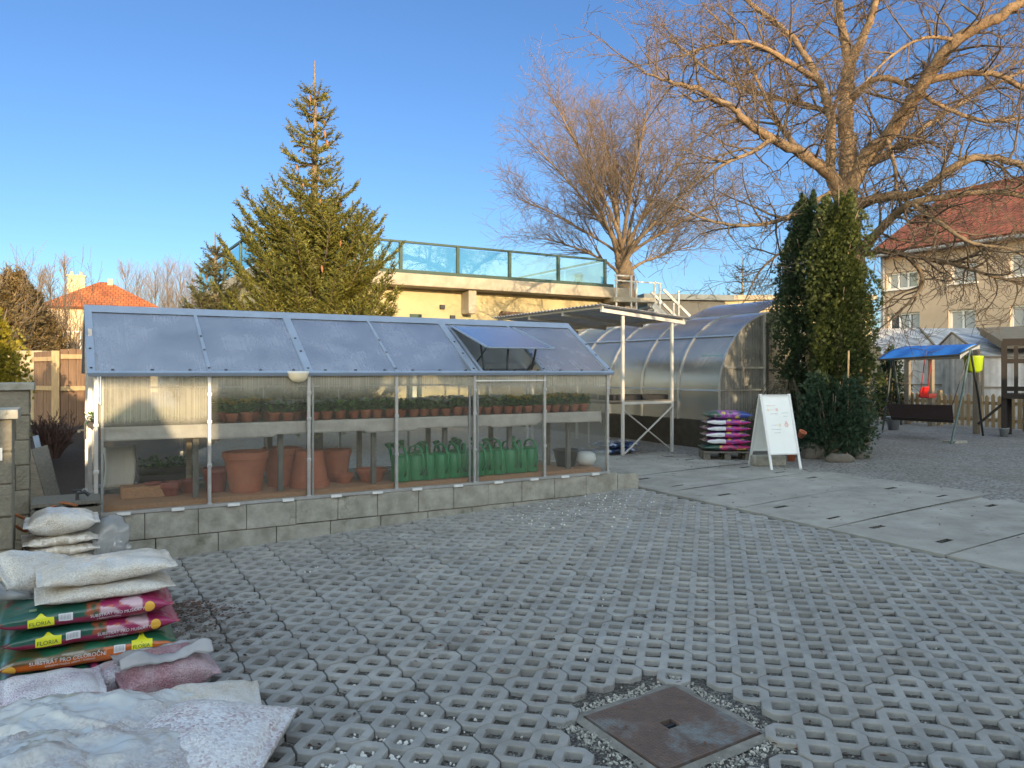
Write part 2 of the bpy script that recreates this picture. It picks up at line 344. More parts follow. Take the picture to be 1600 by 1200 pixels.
# grid pavers: rings on a diagonal lattice, two rings to a block
P = .126; d1 = (E1-E2).normalized(); d2 = (E1+E2).normalized()
O = Vector((-3.388, 6.26, 0))
pv = MB(); HW = .0405; OW = .126-HW
def paver(c, seed, gapl):
    ra = random.Random(seed[0]*7919+seed[1]*104729)
    sh = .86+.18*ra.random(); tint = ra.uniform(-.012, .012)
    col = (.37*sh+tint*.5, .365*sh, .357*sh-tint*.5)
    tz = ra.uniform(-.006, .005); tx = ra.uniform(-.022, .022); ty = ra.uniform(-.022, .022)
    j = Vector((ra.uniform(-.002, .002), ra.uniform(-.002, .002), 0))
    if ra.random() < .04: tz -= .006
    def oct_(a, ch, gs):
        # octagon half size a, chamfered on the line |x|+|y| = P-ch ; order: 8 corners
        k = P-a
        pts = []
        for (sx, sy, first) in ((1, -1, 0), (1, 1, 1), (-1, 1, 0), (-1, -1, 1)):
            k2 = P-a-gs[(sx, sy)]
            pp = [(sx*a, sy*k2), (sx*k2, sy*a)]
            if (sx, sy) in ((1, 1), (-1, -1)): pts += pp if (sx, sy) != (1, 1) else pp
            else: pts += pp[::-1]
        return pts
    gs = gapl
    def ring(a, extra, z):
        g2 = {k: v+extra for k, v in gs.items()}
        return [(x, y, z) for x, y in oct_(a, 0, g2)]
    def inner(h, z):
        c_ = .007
        return [(h-c_, -h, z), (h, -h+c_, z), (h, h-c_, z), (h-c_, h, z), (-h+c_, h, z), (-h, h-c_, z), (-h, -h+c_, z), (-h+c_, -h, z)]
    # outline rings from outside bottom over the top to inside bottom
    rings = [ring(OW+.002, 0, -.06), ring(OW, 0, -.006), ring(OW-.0015, .0008, -.002), ring(OW-.005, .0025, 0), inner(HW+.005, 0), inner(HW+.0015, -.002), inner(HW, -.006), inner(HW-.003, -.06)]
    # order outer points the same way as inner: start at (+,-) corner
    vs = []
    for r in rings:
        for x, y, z in r:
            q = c+j+d1*x+d2*y
            vs.append(Vector((q.x, q.y, gz(q.x, q.y)+z+tz+x*tx+y*ty+.003*noise.noise(Vector((q.x*1.3, q.y*1.3, 0))))))
    n = 8
    fs = [(i*n+k, i*n+(k+1) % n, (i+1)*n+(k+1) % n, (i+1)*n+k) for i in range(len(rings)-1) for k in range(n)]
    pv.add(vs, fs, 0, col)
NR = 90
for i in range(-NR, NR):
    for j in range(-NR, NR):
        if (i+j) % 2: continue
        c = O+d1*(i*P)+d2*(j*P)
        q = c-O; a = q.dot(E1); b = q.dot(E2)
        if not (-2.0 < a < SLAB_A+.03 and -5.6 < b < .08): continue
        if c.y < 1.0 or abs(c.x) > c.y*.70+2.2: continue
        q = c-MHC; ma, mb = abs(q.dot(MHD1)), abs(q.dot(MHD2))
        if ma < .40 and mb < .40 and not (ma > .33 and mb > .33): continue
        ra_, rb_ = round(a/(P*1.41421)), round(b/(P*1.41421*.5))   # along E1: ring column ; along E2: half rows
        # seams: chamfers facing E1 (+,+),(−,−) ; facing E2 (−,+),(+,−)
        s_ = (i+j)//2      # index along E1
        t_ = (j-i)//2      # index along E2
        big = .0055
        gaps = {(1, 1): big if s_ % 2 == 1 else .0003, (-1, -1): big if s_ % 2 == 0 else .0003, (-1, 1): .0020, (1, -1): .0020}
        paver(c, (s_//2, t_), gaps)
tag(pv.build('grid_paving', m_paver, smooth=False), kind='structure')
# concrete slabs
slabs = MB(); holes = MB()
def slabpt(a, b, dz): q = O+E1*a+E2*b; return Vector((q.x, q.y, gz(q.x, q.y)+dz))
SW = 1.07
edges = [-9.0+SW*k for k in range(12)]
b0s = in_paving(*gp(1060, 766)[:2])[1]
bs = [b0s+SW*k for k in range(-8, 4)]
def slab(a0, a1, b0, b1, hole):
    g_ = .011; n = 10
    hs = sorted(hole)
    dz = -.001+R.uniform(-.003, .003); t0 = R.uniform(-.004, .004)
    as_ = sorted({a0, a1, *[x for h in hole for x in (h[0]-.09, h[0]+.09)]}); bb = sorted({b0+g_, b1-g_, *[x for h in hole for x in (h[1]-.03, h[1]+.03)]})
    m = MB()
    sh = R.uniform(.86, 1.12)
    vs = {}
    def V(a, b, z): return slabpt(a+.006*noise.noise(Vector((a*3, b*5, 1))), b+.008*noise.noise(Vector((a*4, b*3, 9))), dz+z+t0*(a-a0))
    for i in range(len(as_)-1):
        for k in range(len(bb)-1):
            A0, A1, B0, B1 = as_[i], as_[i+1], bb[k], bb[k+1]
            isH = any(abs((A0+A1)/2-h[0]) < .05 and abs((B0+B1)/2-h[1]) < .02 for h in hole)
            if isH:
                slabs.quad(V(A0, B0, -.032), V(A1, B0, -.032), V(A1, B1, -.032), V(A0, B1, -.032), m=1)
                for (p, q) in (((A0, B0), (A1, B0)), ((A1, B0), (A1, B1)), ((A1, B1), (A0, B1)), ((A0, B1), (A0, B0))):
                    slabs.quad(V(*p, 0), V(*q, 0), V(*q, -.05), V(*p, -.05), m=1)
            else:
                nn = max(1, int((A1-A0)/.25))
                for s in range(nn):
                    x0 = A0+(A1-A0)*s/nn; x1 = A0+(A1-A0)*(s+1)/nn
                    slabs.quad(V(x0, B0, 0), V(x1, B0, 0), V(x1, B1, 0), V(x0, B1, 0))
    for (p, q) in (((a0, b0+g_), (a1, b0+g_)), ((a1, b0+g_), (a1, b1-g_)), ((a1, b1-g_), (a0, b1-g_)), ((a0, b1-g_), (a0, b0+g_))):
        slabs.quad(V(*p, 0), V(*q, 0), V(*q, -.14), V(*p, -.14), m=0)
for k in range(len(bs)-1):
    b0, b1 = bs[k], bs[k+1]
    if b0 < -7 : continue
    hl = [(SLAB_A+.42, b0+.24), (SLAB_A+.42, b1-.22)] if k % 3 != 1 else [(SLAB_A+.45, (b0+b1)/2+.05)]
    if k % 2 == 0: hl += [(SLAB_A+2.2, b0+.22), (SLAB_A+2.2, b1-.25)]
    else: hl += [(SLAB_A+2.15, b1-.3)]
    slab(SLAB_A+.022, SLAB_A+2.75, b0, b1, hl)
tag(slabs.build('concrete_path', [m_slab, m_bed]), kind='structure')
# ================================================================ manhole cover
m_rust = M('rusty_iron', (.175, .12, .10), .75, .3, 12, .3, 90, col2=(.115, .085, .075), spots=((.20, .215, .225), 2.6, .52), metal=.2)
mh = thing('manhole_cover', 'square rusty iron manhole cover set in concrete among the grid pavers', 'manhole cover', (MHC.x, MHC.y, MHC.z-.004), ANG)
MHR = math.atan2(.0388*E1.y+.0298*E1.x, 1), math.atan2(.0388*E2.y+.0298*E2.x, 1)
mh.rotation_euler = (MHR[1], -MHR[0], ANG)
cv = MB(); h = .262
cells = 30; st = 2*h/cells
# chequer-ribbed plate with a square pick hole
for i in range(cells):
    for k in range(cells):
        x0 = -h+i*st; y0 = -h+k*st; x1 = x0+st; y1 = y0+st
        if 13 <= i <= 16 and 13 <= k <= 16:
            continue
        cx_, cy_ = (x0+x1)/2, (y0+y1)/2
        e = st*.36; z1_ = .0035
        cv.add([(x0, y0, 0), (x1, y0, 0), (x1, y1, 0), (x0, y1, 0), (cx_-e, cy_-e, z1_), (cx_+e, cy_-e, z1_), (cx_+e, cy_+e, z1_), (cx_-e, cy_+e, z1_)],
               [(0, 1, 5, 4), (1, 2, 6, 5), (2, 3, 7, 6), (3, 0, 4, 7), (4, 5, 6, 7)])
a_ = -h+13*st; b_ = -h+17*st
for (p, q) in (((a_, a_), (b_, a_)), ((b_, a_), (b_, b_)), ((b_, b_), (a_, b_)), ((a_, b_), (a_, a_))): cv.quad((*p, 0), (*q, 0), (*q, -.035), (*p, -.035))
cv.quad((a_, a_, -.035), (b_, a_, -.035), (b_, b_, -.035), (a_, b_, -.035))
for s in (-1, 1):
    cv.box((s*(h+.006), 0, -.013), (.012, 2*h+.024, .03)); cv.box((0, s*(h+.006), -.013), (2*h, .012, .03))
cv.build('plate', m_rust, mh)
hd = MB(); hd.bar((a_+.005, 0, -.012), (b_-.005, 0, -.012), .012, .012); hd.build('lifting_bar', m_dark_metal, mh)
fr = MB()
def frm(s):
    H0 = h+.022; H1 = h+.066
    for (ax, sg) in (('x', -1), ('x', 1), ('y', -1), ('y', 1)):
        n = 14
        for i in range(n):
            t0 = -H1+2*H1*i/n; t1 = -H1+2*H1*(i+1)/n
            o0 = H1+.034*noise.noise(Vector((t0*6, sg*5, 1 if ax == 'x' else 8))); o1 = H1+.034*noise.noise(Vector((t1*6, sg*5, 1 if ax == 'x' else 8)))
            i0 = max(-H0, min(H0, t0)); i1 = max(-H0, min(H0, t1))
            pts = [(i0, sg*H0, -.004), (i1, sg*H0, -.004), (t1, sg*o1, -.014), (t0, sg*o0, -.014)]
            if ax == 'x': pts = [(b, a, c) for a, b, c in pts]
            fr.quad(*pts)
frm(0)
fr.build('concrete_frame', M('cement_frame', (.30, .285, .26), .95, .4, 9, .9, 110, col2=(.14, .13, .11)), mh)
# loose grit round the cover, white pebbles spilt in the paver cells
def pebble(mb, p, r, ra):
    vs = []
    t = (1+5**.5)/2
    ico = [(-1, t, 0), (1, t, 0), (-1, -t, 0), (1, -t, 0), (0, -1, t), (0, 1, t), (0, -1, -t), (0, 1, -t), (t, 0, -1), (t, 0, 1), (-t, 0, -1), (-t, 0, 1)]
    fs = [(0, 11, 5), (0, 5, 1), (0, 1, 7), (0, 7, 10), (0, 10, 11), (1, 5, 9), (5, 11, 4), (11, 10, 2), (10, 7, 6), (7, 1, 8), (3, 9, 4), (3, 4, 2), (3, 2, 6), (3, 6, 8), (3, 8, 9), (4, 9, 5), (2, 4, 11), (6, 2, 10), (8, 6, 7), (9, 8, 1)]
    rot = Matrix.Rotation(ra.uniform(0, 6.28), 3, Vector((ra.uniform(-1, 1), ra.uniform(-1, 1), ra.uniform(-1, 1))).normalized())
    sc = Vector((1, ra.uniform(.6, 1), ra.uniform(.45, .8)))
    for q in ico: vs.append(p+rot @ (Vector(q)*(r/1.9)*ra.uniform(.8, 1.2)*sc))
    mb.add(vs, fs)
ra = random.Random(3)
wp = MB(); gp_ = MB(); lf = MB()
def bedz(x, y): return gz(x, y)-.029+.013*noise.noise(Vector((x*6, y*6, 3)))
def in_cell(p):
    q = Vector((p.x, p.y, 0))-O
    x, y = q.dot(d1)/P, q.dot(d2)/P
    return abs(x-round(x)) < .27 and abs(y-round(y)) < .27
for (u, v, n, sp) in ((600, 1175, 420, .33), (540, 1195, 160, .2), (690, 1120, 60, .35), (430, 905, 60, .5), (330, 890, 60, .35), (930, 800, 900, .75), (850, 810, 350, .6), (960, 780, 300, .4), (1000, 960, 40, 1.2), (560, 850, 150, .8), (700, 1000, 40, 1.0), (1180, 1150, 60, .3)):
    c = gp(u, v)
    for _ in range(n):
        p = Vector((c.x+ra.gauss(0, sp*.5), c.y+ra.gauss(0, sp*.5), 0))
        q = p-O
        if q.dot(E2) > -.03 or q.dot(E1) > SLAB_A-.05 or p.y < 2.2: continue
        top = v < 820 and ra.random() < .07
        if not in_cell(p) and not top: continue
        p.z = gz(p.x, p.y)+.003 if not in_cell(p) else bedz(p.x, p.y)+.004
        pebble(wp, p, ra.uniform(.006, .013), ra)
tag(wp.build('white_pebbles', M('white_pebble', (.74, .73, .70), .7, .15, 20, 0)), kind='stuff')
for _ in range(6200):
    p = Vector((ra.uniform(-2.2, 2.5), ra.uniform(2.3, 5.5), 0)) if _ < 2200 else MHC+E1*ra.uniform(-.42, .42)+E2*ra.uniform(-.42, .42)
    q = p-MHC
    near = abs(q.dot(E1)) < .4 and abs(q.dot(E2)) < .4
    if abs(q.dot(E1)) < .29 and abs(q.dot(E2)) < .29: continue
    if not near and not in_cell(p): continue
    p.z = bedz(p.x, p.y)+.003
    pebble(gp_, p, ra.uniform(.004, .010), ra)
tag(gp_.build('grey_grit_stones', M('grit_stone', (.46, .44, .40), .8, .5, 30, 0, island=.5)), kind='stuff')
def litter(mb, p, s, ra):
    T = Matrix.Rotation(ra.uniform(0, 6.28), 3, 'Z') @ Matrix.Rotation(ra.uniform(-.6, .6), 3, 'X')
    q = [(-s, 0, 0), (0, -s*.4, s*.15), (s, 0, .1*s), (0, s*.4, s*.2)]
    mb.add([p+T @ Vector(k) for k in q], [(0, 1, 2, 3)])
for (u, v, n, sp) in ((285, 965, 900, .17), (300, 1010, 250, .2), (350, 1080, 160, .25), (400, 1130, 120, .3), (660, 1030, 40, .5), (600, 800, 90, 1.0), (1120, 890, 120, 1.2), (1330, 730, 260, .5), (1440, 775, 160, .9), (800, 950, 260, 1.2), (1200, 1020, 200, 1.2), (1130, 725, 120, .5), (1000, 712, 160, .5)):
    c = gp(u, v)
    for _ in range(n):
        p = Vector((c.x+ra.gauss(0, sp), c.y+ra.gauss(0, sp), 0))
        if v > 1020 and not in_cell(p): continue
        if v < 1020 and v > 800 and n < 250 and not in_cell(p): continue
        hgt = .10*math.exp(-((p.x-c.x)**2+(p.y-c.y)**2)/(2*.13**2))*ra.random() if n == 900 else .004
        p.z = gz(p.x, p.y)+hgt+(.016 if v < 800 else (.004 if n >= 250 else -.018))
        litter(lf, p, ra.uniform(.008, .02), ra)
tag(lf.build('bark_litter', leafmat('bark_chip', (.05, .022, .014), (.11, .05, .03), .05, .5)), kind='stuff')
# ================================================================ main greenhouse
GL, GW, GH, GR, GZ = 5.205, 1.75, 1.18, .57, .42
B = GL/6
G0 = Vector((-3.388, 6.26, GZ))
pl = thing('concrete_plinth', 'low grey concrete block plinth carrying the gabled greenhouse', 'plinth', (G0.x, G0.y, 0), ANG)
mb = MB(); x = -.06; ra = random.Random(11)
while x < GL+.42:
    wd = .42+ra.uniform(-.03, .03); x1 = min(x+wd, GL+.45)
    q = O+E1*((x+x1)/2)
    top = GZ-.004+ra.uniform(-.003, .003)-(0.02 if x > GL+.05 else 0)
    mb.box(((x+x1)/2, .07+ra.uniform(-.004, .004), top-.11), (x1-x-.0035, .20, .22))
    x = x1
x = -.06
while x < GL+.42:
    x1 = min(x+.5, GL+.45); mb.box(((x+x1)/2+.0, .09, -.03), (x1-x-.006, .22, .44)); x = x1
mb.box((-.0, GW/2+.1, .2), (.2, GW-.2, .42)); mb.box((GL-.0, GW/2+.1, .2), (.2, GW-.2, .42)); mb.box((GL/2, GW, .2), (GL+.1, .2, .42))
mb.build('block_course', m_conc, pl, bevel=.006)
gh = thing('gabled_greenhouse', 'long gabled polycarbonate greenhouse with potted flowers inside on a block plinth', 'greenhouse', G0, ANG)
pt = .006
# front, back and gable panes
for k in range(6):
    MB().box((B*(k+.5), -.012, GH/2), (B-.034, pt, GH-.01)).build('front_pane', m_poly_fog if k == 0 else m_poly_front, gh)
    MB().box((B*(k+.5), GW+.012, GH/2), (B-.034, pt, GH-.01)).build('back_pane', m_poly_front, gh)
def gable(x):
    m = MB(); m.prism([(x, .03, .01), (x, GW-.03, .01), (x, GW-.03, GH), (x, GW/2, GH+GR-.02), (x, .03, GH)], (pt, 0, 0)); return m
gable(-.014).build('gable_pane', m_poly_front, gh); gable(GL+.008).build('gable_pane', m_poly_front, gh)
# posts with ferrules
for k in range(7):
    p = MB(); xx = B*k
    p.box((xx, -.012, GH/2), (.030, .034, GH)); 
    for zz in (.02, .36, .74, .98, GH-.03): p.box((xx, -.028, zz), (.042, .012, .03))
    p.build('post', m_alu, gh, bevel=.004)
    p = MB(); p.box((xx, GW+.010, GH/2), (.03, .03, GH)); p.build('post', m_alu, gh)
for xx in (B*2+.045, B*4-.045, B*4+.05, .045): 
    p = MB(); p.box((xx, .012, GH/2), (.018, .02, GH-.02)); p.build('jamb_strip', m_alu, gh)
r = MB()
r.box((GL/2, -.012, .012), (GL+.04, .05, .026)); r.box((GL/2, GW, .012), (GL+.04, .05, .026)); r.box((0, GW/2, .012), (.05, GW, .024)); r.box((GL, GW/2, .012), (.05, GW, .024))
r.build('base_rail', m_alu, gh)
for k in range(12): MB().box((.2+k*.44+.03*math.sin(k*5), -.045, .006), (.10, .022, .022)).build('base_clip', m_white_metal, gh)
r = MB(); r.box((GL/2, GW, GH-.01), (GL, .03, .03)); r.box((GL/2, -.004, GH-.012), (GL, .03, .02))
r.bar((0, 0, GH), (0, GW/2, GH+GR-.02), .03); r.bar((0, GW, GH), (0, GW/2, GH+GR-.02), .03)
r.bar((GL, 0, GH), (GL, GW/2, GH+GR-.02), .03); r.bar((GL, GW, GH), (GL, GW/2, GH+GR-.02), .03)
r.build('eave_rail', m_alu, gh)
# corner posts at the back, gable door with handle
dr = MB()
for yy in (.45, 1.3): dr.box((-.03, yy, .78), (.03, .035, 1.5))
dr.box((-.03, .875, 1.53), (.03, .85, .035)); dr.box((-.03, .875, .04), (.03, .85, .04)); dr.box((-.03, .875, .72), (.03, .85, .04))
door = dr.build('gable_door', m_alu, gh)
hh = MB(); hh.tube([(-.045, 1.22, .62), (-.10, 1.22, .62), (-.10, 1.10, .62)], .014, 8); hh.box((-.05, 1.22, .62), (.012, .05, .16)); hh.build('handle', m_dark_metal, door)
# roof: six front and six back panes; the fifth front bay holds the open vent
ov = .05; sl_ = Vector((0, GW/2+ov, GR+ov*GR/(GW/2))); sl_len = sl_.length; su = sl_.normalized(); sn = Vector((0, -su.z, su.y))
def roofpt(x, t, d=0, back=False):
    y = -ov+su.y*t; z = GH-ov*GR/(GW/2)+su.z*t
    p = Vector((x, y, z))+sn*d
    if back: p.y = GW-p.y
    return p
def roofbox(x0, x1, t0, t1, d0, d1, back=False):
    m = MB(); a = [roofpt(x0, t0, d0, back), roofpt(x1, t0, d0, back), roofpt(x1, t1, d0, back), roofpt(x0, t1, d0, back)]
    b = [roofpt(x0, t0, d1, back), roofpt(x1, t0, d1, back), roofpt(x1, t1, d1, back), roofpt(x0, t1, d1, back)]
    m.add(a+b, [(3, 2, 1, 0), (4, 5, 6, 7), (0, 1, 5, 4), (1, 2, 6, 5), (2, 3, 7, 6), (3, 0, 4, 7)]); return m
def merge(*ms):
    r = MB()
    for m in ms: r.add(m.v, m.f)
    return r
V0, V1 = B*4+.10, B*5-.02; VT0, VT1 = .04, sl_len-.16
for k in range(6):
    x0, x1 = B*k+(-.05 if k == 0 else .012), B*(k+1)+(.05 if k == 5 else -.012)
    if k == 4:
        merge(roofbox(x0, V0, 0.006, sl_len-.01, .004, .011), roofbox(V0, x1, VT1, sl_len-.01, .004, .011)).build('roof_pane', m_poly_roof, gh)
    else:
        roofbox(x0, x1, .006, sl_len-.01, .004, .011).build('roof_pane', m_poly_roof, gh)
    roofbox(x0, x1, .006, sl_len-.01, .004, .011, True).build('roof_pane', m_poly_roof, gh)
for k in range(7):
    xx = B*k+(-.035 if k == 0 else (.035 if k == 6 else 0)); wd = .06 if k in (0, 6) else (.075 if k in (2, 4) else .028)
    o = roofbox(xx-wd/2, xx+wd/2, 0, sl_len, .012, .02).build('rafter_strip', m_trim, gh)
    for t in (.08, .38, .62): MB().box(roofpt(xx, t, .022), (.018, .018, .012)).build('screw', m_dark_metal, o)
    roofbox(xx-wd/2, xx+wd/2, 0, sl_len, .012, .02, True).build('rafter_strip', m_trim, gh)
r = MB(); r.add(*[(lambda m: (m.v, m.f))(roofbox(-.06, GL+.06, -.012, .022, -.004, .03))][0])
ev = r.build('eave_strip', m_trim, gh)
for k in range(18): MB().box(roofpt(.12+k*.295, .05, .02), (.022, .02, .014)).build('screw', m_dark_metal, ev)
rd = MB(); rp = roofpt(0, sl_len, .02)
rd.prism([(-.065, rp.y-.075, rp.z-.05), (-.065, GW/2, rp.z+.018), (-.065, GW-rp.y+.075, rp.z-.05), (-.065, GW/2, rp.z-.02)], (GL+.13, 0, 0)); rd.build('ridge_cap', m_trim, gh)
# vent sash hinged at the ridge side, propped open

va = rad(16); hp = roofpt(0, VT1, .022); vd = Vector((0, -su.y*math.cos(va)+su.z*math.sin(va)*0-0, 0))
dirv = Matrix.Rotation(-va, 3, 'X') @ (-su)
nv = dirv.cross(Vector((1, 0, 0))); nv = -nv if nv.z < 0 else nv
vl = VT1-VT0
m = MB(); c = [hp+Vector((V0-.01, 0, 0)), hp+Vector((V1+.06, 0, 0)), hp+Vector((V1+.06, 0, 0))+dirv*vl, hp+Vector((V0-.01, 0, 0))+dirv*vl]
m.add(c+[p+nv*.01 for p in c], [(3, 2, 1, 0), (4, 5, 6, 7), (0, 1, 5, 4), (1, 2, 6, 5), (2, 3, 7, 6), (3, 0, 4, 7)])
vs_ = m.build('roof_vent', m_poly_roof, gh, fix=True)
f = MB(); f.bar(c[2]+nv*.012, c[3]+nv*.012, .045, .012); f.bar(c[0]+nv*.012, c[3]+nv*.012, .03, .012); f.bar(c[1]+nv*.012, c[2]+nv*.012, .03, .012); f.build('sash_frame', m_trim, vs_)
for xx, fr_ in ((V0+.03, .62), (V0+.42*(V1-V0), .80), (V1-.12, .9)):
    MB().bar(roofpt(xx, VT0+.05, .0), Vector((xx+.12*(1-fr_), 0, 0))+Vector((0, hp.y, hp.z))+dirv*vl*fr_, .016).build('vent_strut', m_dark_metal, gh)
f = MB(); f.add(*(lambda q: (q.v, q.f))(merge(roofbox(V0-.03, V0, 0, VT1, -.006, .016), roofbox(V0, V1+.05, VT1-.02, VT1, -.006, .014), roofbox(V0, V1+.05, .012, .042, -.006, .016), roofbox(V1, V1+.03, 0, VT1, -.006, .016)))); f.build('vent_frame', m_trim, gh)
# hooks, crossbar over the fifth bay, warm purlin inside
f = MB(); f.bar((B*4, -.035, GH-.10), (B*5, -.035, GH-.10), .012); f.build('cross_bar', m_white_metal, gh)
f = MB(); f.bar((.03, GW-.05, GH-.17), (GL-.03, GW-.05, GH-.17), .02); f.bar((.03, GW/2, GH+GR-.06), (GL-.03, GW/2, GH+GR-.06), .025); f.build('purlin', m_white_metal, gh)
f = MB(); f.tube([(.012, -.05, GH-.03), (.012, -.055, GH-.25), (.03, -.055, GH-.27), (.03, -.05, GH-.04)], .006, 6); f.build('door_hook', m_white_metal, gh)
# round lamp on the frame
lp = thing('bulkhead_lamp', 'round cream lamp under the greenhouse eave', 'lamp', G0+E1*(B*2-.11)-E2*.065+Vector((0, 0, GH-.02)), ANG)
MB().lathe([(.005, -.085), (.05, -.075), (.085, -.04), (.095, 0)], n=20, sy=.6).build('diffuser', M('cream_lamp', (.80, .70, .50), .4, .05, 5, 0), lp, smooth=True)
MB().lathe([(.1, 0), (.1, .02)], n=20, sy=.6, cap1=True).build('lamp_base', m_white, lp)
# ---------------------------------------------------------------- shelving inside
UZ, LZ = 1.135-GZ, .485-GZ
ub = thing('plant_bench', 'upper plant bench wrapped in grey fleece inside the gabled greenhouse', 'bench', G0, ANG)
MB().box((GL/2, .06+.62/2, UZ-.02), (GL-.14, .62, .03)).build('bench_top', m_wood, ub)
def fle(u, v):
    x = .05+u*(GL-.10); d = noise.noise(Vector((x*3, v*2, 4)))
    return Vector((x, .045-.012*v+.010*d+.006*noise.noise(Vector((x*14, v*5, 0))), UZ+.002-v*(.115+.012*noise.noise(Vector((x*1.3, 7, 0)))+(.02 if (x*.7) % 1 > .6 else 0))))
o = MB().grid(fle, 160, 6).build('fleece_edge', m_fleece, ub, smooth=True)
sd = o.modifiers.new('thick', 'SOLIDIFY'); sd.thickness = .004
for xx in (B*.9, B*1.75, B*2.8, B*3.7, B*4.6, B*5.5):
    for yy in (.16, .58): MB().box((xx, yy, (UZ-.03)/2+.03), (.045, .045, UZ-.06)).build('leg', m_greywood if yy < .3 else m_wood, ub)
MB().box((.065, .30, UZ-.06), (.03, .50, .11)).build('end_board', m_osb, ub); MB().box((GL-.07, .30, UZ-.06), (.03, .50, .11)).build('end_board', m_osb, ub)
ls = thing('strand_board_shelf', 'lower shelf of orange strand board along the greenhouse base', 'shelf', G0, ANG)
MB().box((GL/2, .40, LZ-.01), (GL-.12, .70, .018)).build('shelf_top', m_osb, ls)
MB().box((GL/2, .042, LZ-.042), (GL-.12, .016, .078)).build('front_edge', m_osb, ls)
for xx in (.15, GL/2, GL-.15): MB().box((xx, .40, (LZ-.02)/2), (.04, .6, LZ-.025)).build('bearer', m_wood, ls)
def gin(x, y, z): return G0+E1*x+E2*y+Vector((0, 0, z))
def xfor(u, y):      # position along the greenhouse seen at column u, at depth y inside
    k = (u-800)/F
    bx, by = G0.x+E2.x*y, G0.y+E2.y*y
    return (k*by-bx)/(E1.x-k*E1.y)
# terracotta pots on the lower shelf
def pot_mb(r, h, rim=.18, wall=.012, base=.68):
    hr = h*rim; m = MB()
    return m.lathe([(r*base, 0), (r*.93, h-hr), (r*1.0, h-hr+.004), (r*1.02, h-.004), (r*1.0, h), (r-wall, h), (r*.93-wall, h-hr), (r*base-wall, .015)], n=32, cap1=True)
def pot(u, y, r, h, label, mat=m_terra, flip=False, rim=.18, z=LZ, name='terracotta_pot', grp=None):
    o = pot_mb(r, h, rim).build(name, mat, smooth=True)
    o.location = gin(xfor(u, y), y, z+.0005)
    if flip: o.rotation_euler = (math.pi, 0, .4); o.location.z += h
    m = o.modifiers.new('e', 'EDGE_SPLIT'); m.split_angle = rad(38)
    tag(o, label, 'plant pot', grp); return o
pot(384, .30, .205, .37, 'large terracotta pot with a broad rim standing upright nearest the greenhouse front')
pot(440, .50, .19, .37, 'large upright terracotta pot half hidden between two bigger pots')
pot(483, .30, .19, .35, 'large terracotta pot turned upside down behind the third greenhouse post', flip=True)
pot(337, .42, .12, .22, 'dark red plastic pot standing behind the second greenhouse post', m_terra_dark)
pot(526, .56, .15, .32, 'tall dark terracotta pot behind the shallow bowls')
pot(580, .36, .155, .125, 'wide shallow terracotta bowl beside the green watering cans', rim=.25)
pot(537, .38, .10, .09, 'small shallow terracotta bowl next to the wide bowl', rim=.3)
pot(240, .46, .075, .12, 'small red pot at the left of a row of three small pots', m_terra_dark)
pot(266, .40, .095, .12, 'small red and black bowl between two small red pots', m_terra_dark, rim=.45)
pot(296, .48, .085, .12, 'small red pot right of the red and black bowl', m_terra_dark)
o = MB().box((0, 0, .05), (.42, .25, .10)).build('wooden_box', m_osb, bevel=.004); o.location = gin(.42, .48, LZ); o.rotation_euler = (0, 0, ANG)
tag(o, 'low brown wooden box lying on the strand board shelf in the first bay', 'box')
o = MB().grid(lambda u, v: Vector(((u-.5)*.22+.02*math.sin(v*3), .02*math.sin(u*3.1), v*.36)), 8, 8).build('white_sack', M('pale_cloth', (.62, .60, .54), .9, .15, 5, .2), smooth=True)
o.modifiers.new('s', 'SOLIDIFY').thickness = .07; o.location = gin(.20, .55, LZ+.08); o.rotation_euler = (0, 0, ANG); tag(o, 'pale cloth sack standing in the corner of the first greenhouse bay', 'sack')
# crate of green plants in the first bay
cr = thing('plant_crate', 'dark crate of green plants under the upper bench', 'crate', gin(.62, .92, LZ+.02), ANG)
m = MB()
for zz in (.03, .10, .17):
    m.box((0, -.15, zz), (.46, .012, .05)); m.box((0, .15, zz), (.46, .012, .05)); m.box((-.23, 0, zz), (.012, .3, .05)); m.box((.23, 0, zz), (.012, .3, .05))
m.box((0, 0, .01), (.46, .3, .01)); m.build('crate_box', m_black, cr)
def leafclump(n, sx, sy, z0, z1, s, ra, droop=.4):
    m = MB()
    for _ in range(n):
        a = ra.uniform(0, 6.283); rr = ra.random()**.5
        p = Vector((rr*sx*math.cos(a), rr*sy*math.sin(a), ra.uniform(z0, z1)))
        T = Matrix.Rotation(a+ra.uniform(-.8, .8), 3, 'Z') @ Matrix.Rotation(ra.uniform(-1.1, droop), 3, 'Y')
        q = s*ra.uniform(.7, 1.3)
        vs = [(0, 0, 0), (q*.5, -q*.28, .1*q), (q, 0, 0), (q*.5, q*.28, .1*q)]
        m.add([p+T @ Vector(k) for k in vs], [(0, 1, 2, 3)])
    return m
leafclump(260, .22, .14, .14, .26, .05, random.Random(4)).build('plants', m_leaf, cr)
